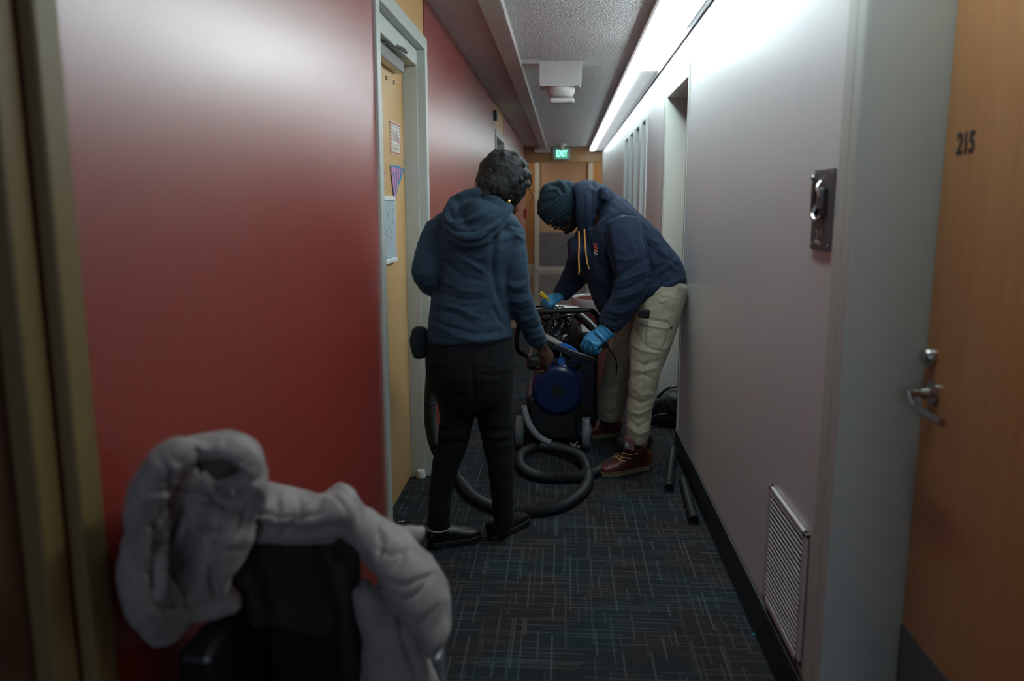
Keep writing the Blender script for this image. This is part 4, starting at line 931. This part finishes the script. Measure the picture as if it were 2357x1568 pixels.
# ================================================================== THE MACHINE
EXM = root('carpet_extractor', (-.04, 4.5, 0), 'wheeled black and blue carpet cleaning machine between the two people', 'machine')
M_BLU = mat('blue_plastic', (.002, .013, .062, 1), .3, var=.1); M_BLU2 = mat('bright_blue', (.01, .16, .62, 1), .35)
MB().box(-.20, .105, 4.36, 4.85, .07, .34).build('chassis', M_BLK, EXM, bev=.03)
for x in (-.262, .118):
    wc = Vector((x + .022, 4.47, .094))
    wh = MB().lathe(wc - Vector((.026, 0, 0)), (1, 0, 0), [(.06, 0), (.088, .002), (.094, .010), (.094, .042), (.088, .050), (.06, .052)], 36).build('wheel', M_GRY, EXM, True)
    MB().lathe(wc - Vector((.03, 0, 0)), (1, 0, 0), [(.05, 0), (.05, .06)], 24).build('wheel_hub', M_BLK, wh, True)
MB().tube([(-.25, 4.47, .094), (.15, 4.47, .094)], .01, 10).build('axle', M_STEEL, EXM)
dc = at(1284, 893, 4.42); dc = Vector((dc.x, 4.34, dc.z))
MB().lathe(dc, (0, 1, 0), [(.03, 0), (.125, .0), (.147, .02), (.150, .06), (.150, .34), (.13, .36)], 48).build('drum', M_BLU, EXM, True)
MB().lathe(dc - Vector((0, .006, 0)), (0, 1, 0), [(.105, 0), (.118, 0), (.118, .012), (.105, .012)], 48).build('drum_ring', M_BLU, EXM, True)
MB().box(.085, .215, 4.62, 4.98, .10, .66).build('barrel_shade_block', M_BLK, EXM, bev=.03)  # added black box, stands for the shade low on the barrel side
MB().lathe(dc - Vector((0, .010, 0)), (0, 1, 0), [(.0, 0), (.035, .0), (.04, .012), (0, .012)], 24).build('drum_hub', M_BLK, EXM, True)
u0 = at(1300, 830, 4.45)
MB().box(-.20, .105, 4.40, 4.83, dc.z + .10, dc.z + .185).build('upper_body', M_BLK, EXM, bev=.025)
a = at(1312, 822, 4.32); c = at(1352, 842, 4.32)
MB().box(a.x, c.x, 4.36, 4.45, c.z, a.z).build('blue_cover', M_BLU, EXM, bev=.006)
a = at(1284, 828, 4.32); c = at(1300, 848, 4.32)
MB().box(a.x, c.x, 4.37, 4.45, c.z, a.z).build('blue_latch', M_BLU2, EXM, bev=.004)
MB().box(at(1289, 815, 4.32).x, at(1293, 815, 4.32).x, 4.345, 4.37, at(1289, 825, 4.32).z, at(1289, 812, 4.32).z).build('buckle', M_STEEL, EXM, bev=.002)
# tilted rim plate with rivets
rim = [at(1240, 772, 4.33), at(1275, 790, 4.31), at(1310, 806, 4.30), at(1372, 828, 4.30), at(1372, 838, 4.30), at(1310, 822, 4.30), at(1270, 804, 4.31), at(1236, 784, 4.33)]
MB().prism([Vector((q.x, 4.32, q.z)) for q in rim], (0, .03, 0)).build('rim', M_BLK, EXM, bev=.004)
for x, y in ((1280, 799), (1308, 809), (1336, 815)):
    q = at(x, y, 4.32); MB().lathe((q.x, 4.32, q.z), (0, -1, 0), [(.006, 0), (.006, .002), (.003, .005), (0, .005)], 14).build('rivet', M_STEEL, EXM, True)
wsd = [(1256, 770), (1270, 777), (1295, 791), (1283, 792), (1266, 785), (1256, 776)]
MB().prism([at(x, y, 4.345) for x, y in wsd], (0, .04, 0)).build('white_strip', M_WPL, EXM)
bsd = [(1295, 791), (1312, 798), (1328, 808), (1318, 808), (1300, 800), (1284, 792)]
MB().prism([at(x, y, 4.345) for x, y in bsd], (0, .04, 0)).build('blue_strip', M_BLU2, EXM)
# handle
h1 = MB().tube([(-.2, 4.55, dc.z + .15), at(1190, 800, 4.42), at(1195, 745, 4.36), at(1204, 725, 4.34), at(1222, 718, 4.33), at(1290, 716, 4.33), at(1350, 714, 4.33), at(1366, 718, 4.34), at(1376, 732, 4.36), at(1380, 760, 4.42), at(1378, 810, 4.5)], .0135, 16)
ho = h1.build('handle', M_BLK, EXM, True)
MB().tube([at(1296, 716, 4.33), at(1340, 714.6, 4.33)], .0165, 18).build('handle_grip', M_BLKR, ho, True)
MB().tube([at(1212, 719.6, 4.33), at(1278, 716.4, 4.33)], .0165, 18).build('handle_grip', M_BLKR, ho, True)
MB().tube([at(1328, 724, 4.7), at(1352, 742, 4.66), at(1376, 768, 4.6), at(1392, 800, 4.55)], .028, 16).build('suction_pipe', M_BLK, EXM, True)
# thin grey drain hose
pts = [at(1205, 935, 4.34), at(1216, 972, 4.30), at(1234, 999, 4.28), at(1252, 1013, 4.26), at(1268, 1020, 4.25)]
pts = [Vector((p.x, p.y, max(p.z, .02))) for p in pts]
MB().tube(pts, .018, 14, ribs=.008, amp=.0015).build('drain_hose', mat('pale_grey_hose', (.22, .25, .26, 1), .5), EXM, True)
# black plastic bag stuffed in the handle
b = bmesh.new()
loft(b, [N(1268, 728, 4.50, 40, .09), N(1274, 755, 4.5, 46, .10), N(1282, 790, 4.5, 44, .09)], sq=.8)
BG = root('plastic_bag', tuple(at(1275, 790, 4.5)), 'crumpled glossy black plastic bag behind the machine handle', 'bag')
o = fuse('film', b, mat('black_film', (.008, .009, .010, 1), .12, var=0, spec=.9), BG, voxel=.0045, smooth=1, wrinkle=.012, wscale=(24, 24, 18))
MB().tube([at(1240, 731, 4.42), at(1262, 734, 4.39), at(1290, 730, 4.40), at(1312, 726, 4.43)], .008, 8).build('bag_hem', MATS['black_film'], BG, True)
# lint
b = bmesh.new(); rr = random.Random(4); lp = onZ(1320, 1032, .03)
for k in range(26): ball(b, lp + Vector((rr.gauss(0, .016), rr.gauss(0, .01), abs(rr.gauss(0, .015)))), [rr.uniform(.004, .009)] * 3, seg=8)
LT = tag(fuse('lint_clump', b, mat('lint', (.42, .40, .40, 1), .9, var=.3, vs=60), None, voxel=.003, smooth=0, wrinkle=.003, wscale=(90, 90, 90)), 'clump of pale lint on the carpet below the machine', 'lint')

# ================================================================== HOSE, TUBES, CANS
HR = .0285
def fl(x, y, z=HR): return onZ(x, y, z)
HS = root('vacuum_hose', (.0, 3.6, 0), 'thick black ribbed vacuum hose looping over the carpet', 'hose')
P = [at(1062, 672, 3.40), at(1020, 740, 3.50), at(1000, 820, 3.60), at(993, 880, 3.66), at(990, 960, 3.70), at(1000, 1020, 3.74), at(1020, 1062, 3.72), fl(1052, 1098), fl(1090, 1143), fl(1150, 1170), fl(1230, 1177), fl(1300, 1160),
     fl(1346, 1124), fl(1354, 1088), onZ(1336, 1050, .05), onZ(1290, 1031, .055), fl(1240, 1028), fl(1206, 1040), fl(1196, 1062), fl(1212, 1084), fl(1252, 1098), fl(1300, 1100), fl(1345, 1094), fl(1385, 1078), fl(1430, 1050), fl(1480, 1020)]
for q in P: q.z = max(q.z, HR)
hs = MB().tube(P, HR, 18, ribs=.0075, amp=.0016)
hs.build('hose_body', M_BLKR, HS, True)
MB().tube([P[-1], P[-1] + (P[-1] - P[-2]).normalized() * .07], .034, 18).build('hose_cuff', M_BLK, HS, True)
def wand(x0, y0, x1, y1, r, lab):
    a, b_ = onZ(x0, y0, r), onZ(x1, y1, r); d = (b_ - a).normalized(); L = (b_ - a).length
    W = root('vacuum_wand', tuple((a + b_) / 2 - Vector((0, 0, r))), lab, 'tube')
    MB().lathe(a, d, [(r * .86, .0), (r * .95, 0), (r * .95, L - .06), (r, L - .055), (r, L), (r * .82, L), (r * .82, L - .12), (0, L - .12)], 28).build('tube', M_BLKR, W, True)
    MB().lathe(a + d * (L - .058), d, [(r * 1.06, 0), (r * 1.06, .008)], 28).build('collar', M_BLK, W, True)
wand(1550, 1036, 1540, 1124, .0235, 'black plastic wand tube lying closer to the boot')
wand(1573, 1106, 1598, 1198, .0235, 'black plastic wand tube lying along the baseboard')
sc_ = onZ(1740, 1458, .004)
MB().prism([sc_ + Vector(q) for q in ((-.012, -.004, -.003), (.006, -.007, -.003), (.011, .003, -.003), (-.002, .006, -.003))], (.001, 0, .003)).build('scrap', mat('cyan_scrap', (.02, .45, .6, 1), .5))
tag(bpy.data.objects['scrap'], 'tiny cyan scrap on the carpet below the louvred vent', 'scrap')
sc_ = onZ(924, 1201, .004)
MB().tube([sc_ + Vector((-.012, -.003, 0)), sc_, sc_ + Vector((.012, .004, .001))], .0022, 6).build('litter', M_WHITE)
tag(bpy.data.objects['litter'], 'thin white curl of litter on the carpet near the maple door', 'litter')
# grey bin
GB = root('trash_can', (.0, 5.05, 0), 'round grey trash can with pale domed lid behind the machine', 'trash can')
gc = at(1277, 700, 5.1); gx = gc.x; gz = gc.z
MB().lathe((gx, 5.1, 0), (0, 0, 1), [(.12, .005), (.125, .01), (.150, gz - .14), (.155, gz - .13), (.158, gz - .05), (.0, gz - .05)], 48).build('bin_body', mat('slate_plastic', (.07, .09, .10, 1), .4), GB, True)
MB().lathe((gx, 5.1, 0), (0, 0, 1), [(.150, gz - .055), (.168, gz - .05), (.170, gz - .03), (.164, gz - .025), (.0, gz - .012)], 48).build('lid', mat('pale_grey_lid', (.24, .28, .30, 1), .35), GB, True)
MB().tube([Vector((gx - .15, 4.98, gz - .02)), Vector((gx - .1, 4.93, gz + .005)), Vector((gx, 4.93, gz + .01))], .008, 8).build('lid_handle', M_BLK, GB, True)
# red barrel with clear liner
RB = root('trash_barrel', (.25, 5.5, 0), 'dull red trash barrel lined with clear plastic behind the bending person', 'trash barrel')
rc = at(1386, 686, 5.5); rz = rc.z
MB().lathe((rc.x, 5.5, 0), (0, 0, 1), [(.15, .005), (.16, .01), (.190, rz - .06), (.190, rz - .05), (.203, rz - .045), (.205, rz - .012), (.198, rz), (.185, rz - .004), (.178, rz - .06), (.15, .03), (0, .03)], 56).build('barrel_body', mat('dull_red_plastic', (.17, .045, .038, 1), .45), RB, True)
for k in (-1, 1): MB().box(rc.x + k * .195 - .02, rc.x + k * .195 + .02, 5.45, 5.55, rz - .16, rz - .13).build('barrel_handle', MATS['dull_red_plastic'], RB, bev=.008)
ln_ = MB(); prof = [(.150, -.25), (.180, -.06), (.192, .004), (.206, .008), (.211, -.012), (.209, -.05), (.207, -.085)]
seg = 90; rg = []
for i, (r, h) in enumerate(prof):
    rg.append([ln_.b.verts.new((rc.x + math.cos(2 * math.pi * k / seg) * (r + .004 * noise.noise(Vector((k * .5, i, 0)))), 5.5 + math.sin(2 * math.pi * k / seg) * r, rz + h + (.014 * noise.noise(Vector((k * .33, i * 2, 3))) if i > 3 else .003 * noise.noise(Vector((k * .7, i, 8)))))) for k in range(seg)])
for a_, b_ in zip(rg, rg[1:]):
    for k in range(seg): ln_.b.faces.new((a_[k], a_[(k + 1) % seg], b_[(k + 1) % seg], b_[k]))
ln_.b.faces.new(rg[0][::-1])
ln_.build('liner', mat('clear_liner', (.62, .68, .70, 1), .2, var=.1, vs=30, alpha=.55, spec=.9), RB, True)
# bag and cords on the floor by the doorway
TB = root('tool_bag', (.75, 4.85, 0), 'low black tool bag on the floor in the doorway', 'bag')
b = bmesh.new(); loft(b, [((.60, 5.05, .10), .10, .10), ((.75, 5.0, .12), .11, .11), ((.9, 5.0, .10), .10, .10)], hint=(0, 1, 0), sq=.6)
fuse('bag_body', b, M_BLKR, TB, voxel=.01, smooth=4, wrinkle=.01, wscale=(8, 8, 8))
MB().tube([(.60, 4.93, .2), (.68, 4.92, .27), (.78, 4.92, .26), (.84, 4.93, .2)], .009, 8).build('bag_handle', M_BLK, TB, True)
CR = root('extension_cord', (.55, 4.6, 0), 'thin pale power cord trailing into the doorway behind the boot', 'cord')
MB().tube([onZ(1496, 985, .006), onZ(1520, 975, .01), onZ(1545, 970, .012), onZ(1552, 968, .012)], .004, 8).build('cord', mat('pale_cord', (.16, .15, .14, 1), .5), CR, True)
MB().tube([onZ(1500, 960, .06), onZ(1525, 953, .10), onZ(1550, 950, .10)], .004, 8).build('cord', MATS['pale_cord'], CR, True)
MB().lathe(onZ(1496, 985, .008), (1, .1, 0), [(.009, -.03), (.009, 0), (.005, .008)], 10).build('cord_connector', M_BLK, CR, True)
# power cable hanging from the man's belt
HC = root('hanging_cable', tuple(at(1380, 790, 4.2)), 'thin black cable hanging in front of the bending person', 'cable')
MB().tube([at(1388, 716, 4.12), at(1390, 730, 4.14), at(1384, 745, 4.2), at(1395, 790, 4.32), at(1418, 830, 4.34), at(1419, 862, 4.36)], .004, 8).build('cable', M_BLK, HC, True)

# ================================================================== COAT OVER A CHAIR
CH = root('chair', (-.36, 1.42, 0), 'black chair almost hidden under the grey quilted coat', 'chair')
MB().box(-.62, -.262, 1.22, 1.60, .40, .44).build('seat', M_BLK, CH, bev=.015)
bk = at(560, 1175, 1.36)
MB().box(-.63, -.385, 1.40, 1.44, .36, .82).build('backrest', M_BLK, CH, bev=.015)
for x in (-.60, -.29):
    for y in (1.25, 1.42): MB().tube([(x, y, .43), (x * 1.02, y, .0)], .012, 10).build('leg', M_DSTEEL, CH, True)
MB().box(-.625, -.56, 1.15, 1.39, .37, .68).build('coat_shade_block', M_BLK, CH, bev=.015)  # added black box filling the shadowed gap below the coat
for x in (-.60, -.41): MB().tube([(x, 1.42, .44), (x, 1.42, .55), (x, 1.42, .80)], .011, 10).build('back_post', M_DSTEEL, CH, True)
MB().box(-.262, -.228, 1.40, 1.46, .02, at(1000, 1515, 1.4).z).build('side_panel', M_GRY, CH, bev=.01)
M_COAT = fabric('grey_quilted_shell', (.24, .215, .205, 1), (.34, .305, .295, 1), rough=.6, sheen=.2, vs=8, weave=500)
M_LIN = fabric('brown_lining', (.020, .014, .011, 1), (.035, .025, .019, 1), rough=.7, sheen=.1)
CT = root('coat', tuple(at(640, 1300, 1.3)), 'grey quilted hooded winter coat draped over a chair', 'coat')
lb = bmesh.new()
hb2 = bmesh.new(); loft(hb2, [N(430, 1075, 1.22, 50, .02), N(500, 1085, 1.235, 60, .02), N(570, 1095, 1.25, 50, .02)]); loft(hb2, [N(440, 1062, 1.19, 10, .01), N(500, 1052, 1.20, 12, .012), N(560, 1072, 1.21, 12, .012), N(592, 1092, 1.22, 8, .01)])
fuse('hood_lining', hb2, fabric('brown_hood_lining', (.075, .058, .048, 1), (.11, .088, .075, 1), rough=.7, sheen=.1), CT, voxel=.006, smooth=2, wrinkle=.006, wscale=(18, 18, 18))
loft(lb, [N(690, 1215, 1.35, 130, .02), N(690, 1290, 1.35, 150, .02), N(670, 1380, 1.35, 150, .02), N(650, 1440, 1.34, 110, .02)], cap=.3)
loft(lb, [N(735, 1225, 1.34, 16, .012), N(765, 1300, 1.325, 20, .014), N(790, 1400, 1.32, 22, .014), N(805, 1560, 1.32, 24, .014)])
loft(lb, [N(560, 1260, 1.33, 26, .02), N(580, 1340, 1.32, 30, .025), N(600, 1430, 1.32, 24, .02)])
fuse('lining', lb, M_LIN, CT, voxel=.008, smooth=3, wrinkle=.006, wscale=(9, 9, 9))
b = bmesh.new()
C = lambda *q, **k: loft(b, [N(*x) for x in q], **k)
C((352, 1235, 1.10, 40, .05), (345, 1160, 1.08, 42, .05), (385, 1075, 1.09, 40, .05), (450, 1030, 1.14, 30, .04), (520, 1028, 1.16, 26, .04), (580, 1062, 1.18, 26, .04), (598, 1110, 1.20, 20, .04))          # hood brim
C((500, 1118, 1.17, 14, .015), (545, 1108, 1.16, 16, .018), (590, 1112, 1.17, 16, .02), (604, 1135, 1.19, 18, .02))
C((560, 1128, 1.17, 20, .02), (600, 1150, 1.20, 22, .03))
C((420, 1130, 1.20, 70, .05), (480, 1160, 1.22, 70, .05), (560, 1150, 1.24, 45, .05))                                     # hood crown front
C((330, 1250, 1.10, 55, .04), (330, 1330, 1.10, 50, .04), (365, 1405, 1.14, 42, .05), (430, 1415, 1.27, 30, .04))          # hanging flap by the wall
C((420, 1190, 1.20, 45, .05), (400, 1270, 1.2, 50, .05), (420, 1350, 1.23, 55, .05), (470, 1385, 1.26, 45, .04), (540, 1385, 1.28, 26, .03))
C((530, 1180, 1.20, 60, .06), (520, 1240, 1.17, 55, .06), (500, 1310, 1.16, 42, .055), (495, 1360, 1.16, 28, .04))          # collar roll
C((560, 1150, 1.26, 30, .05), (640, 1165, 1.30, 34, .06), (720, 1170, 1.33, 34, .06), (790, 1160, 1.36, 30, .06), (815, 1200, 1.38, 26, .05))   # ridge over the chair back
C((600, 1215, 1.27, 50, .03), (680, 1210, 1.30, 46, .03), (760, 1205, 1.33, 44, .03))
C((800, 1190, 1.38, 34, .05), (860, 1235, 1.40, 40, .06), (920, 1290, 1.38, 52, .075), (965, 1370, 1.36, 60, .08), (1000, 1450, 1.34, 40, .06), (1000, 1478, 1.34, 26, .045))  # sleeve
C((880, 1225, 1.48, 24, .04), (925, 1238, 1.52, 24, .035), (955, 1228, 1.54, 22, .03), (972, 1216, 1.55, 7, .015))          # hem tip
C((830, 1360, 1.36, 30, .03), (870, 1420, 1.36, 48, .045), (890, 1500, 1.35, 60, .05), (900, 1600, 1.34, 70, .05), (905, 1700, 1.33, 75, .05))  # lower front
C((930, 1440, 1.36, 22, .03), (960, 1500, 1.36, 20, .03), (985, 1560, 1.36, 18, .03), (995, 1600, 1.36, 14, .03))
F = [([(368, 1045), (390, 1090), (392, 1125), (400, 1170)], 4, -.012), ([(340, 1128), (400, 1125), (470, 1130), (560, 1135)], 4, -.012), ([(390, 1150), (370, 1210), (355, 1290), (352, 1370)], 7, -.020), ([(425, 1150), (410, 1200), (385, 1250), (362, 1310), (355, 1380)], 9, -.022),
     ([(450, 1050), (465, 1080), (460, 1125)], 4, -.008), ([(430, 1150), (480, 1148), (540, 1170)], 4, -.010), ([(425, 1205), (480, 1215), (530, 1222)], 4, -.010), ([(285, 1200), (300, 1280), (330, 1360)], 4, -.008), ([(480, 1300), (490, 1350), (505, 1380)], 7, -.02),
     ([(520, 1170), (500, 1230), (470, 1300)], 5, -.010), ([(565, 1160), (560, 1200), (545, 1240)], 4, -.008), ([(300, 1130), (330, 1160), (350, 1200)], 4, -.006),
     ([(640, 1140), (645, 1170), (640, 1210)], 4, -.008), ([(690, 1140), (695, 1170), (690, 1215)], 4, -.008), ([(740, 1145), (725, 1175), (680, 1200), (650, 1240)], 5, -.012), ([(590, 1140), (596, 1180), (590, 1220)], 4, -.008),
     ([(870, 1215), (880, 1250), (870, 1290)], 4, -.010), ([(930, 1240), (925, 1290), (900, 1330)], 4, -.008), ([(990, 1330), (960, 1370), (920, 1385)], 4, -.010), ([(1005, 1395), (985, 1430), (950, 1450)], 4, -.008),
     ([(840, 1530), (880, 1510), (915, 1490)], 4, -.010), ([(850, 1440), (870, 1432), (905, 1430)], 4, -.007), ([(915, 1400), (925, 1470), (950, 1540)], 4, -.012)]
F = [(a_, b_, c_ * 1.35) for a_, b_, c_ in F] + [([(500, 1040), (540, 1060), (590, 1075)], 3, -.006), ([(330, 1200), (380, 1230), (430, 1245)], 4, -.010), ([(300, 1300), (340, 1320), (390, 1310)], 4, -.010), ([(340, 1385), (390, 1400), (450, 1395)], 4, -.010), ([(470, 1250), (510, 1275), (560, 1265)], 4, -.010), ([(600, 1180), (660, 1185), (740, 1178)], 4, -.009), ([(880, 1330), (930, 1350), (1000, 1320)], 4, -.010), ([(860, 1260), (900, 1280), (950, 1265)], 4, -.008), ([(560, 1140), (575, 1115), (600, 1100)], 3, -.008), ([(765, 1135), (790, 1160), (800, 1190)], 4, -.010), ([(420, 1055), (410, 1085), (420, 1120)], 3, -.007), ([(345, 1100), (375, 1110), (400, 1090)], 3.5, -.008), ([(385, 1040), (400, 1060), (425, 1060)], 3.5, -.008), ([(450, 1010), (452, 1030), (462, 1048)], 3.5, -.008), ([(520, 1008), (522, 1030), (516, 1045)], 3.5, -.007), ([(580, 1040), (570, 1055), (560, 1062)], 3, -.007), ([(312, 1180), (322, 1230), (310, 1290)], 5, -.010), ([(440, 1170), (455, 1230), (440, 1300)], 6, .010), ([(545, 1190), (520, 1250), (500, 1300)], 5, .010), ([(470, 1200), (480, 1250), (468, 1300)], 3.5, -.010)]
fuse('quilted_shell', b, M_COAT, CT, voxel=.0055, smooth=2, folds=F, wrinkle=.009, wscale=(10, 10, 9))
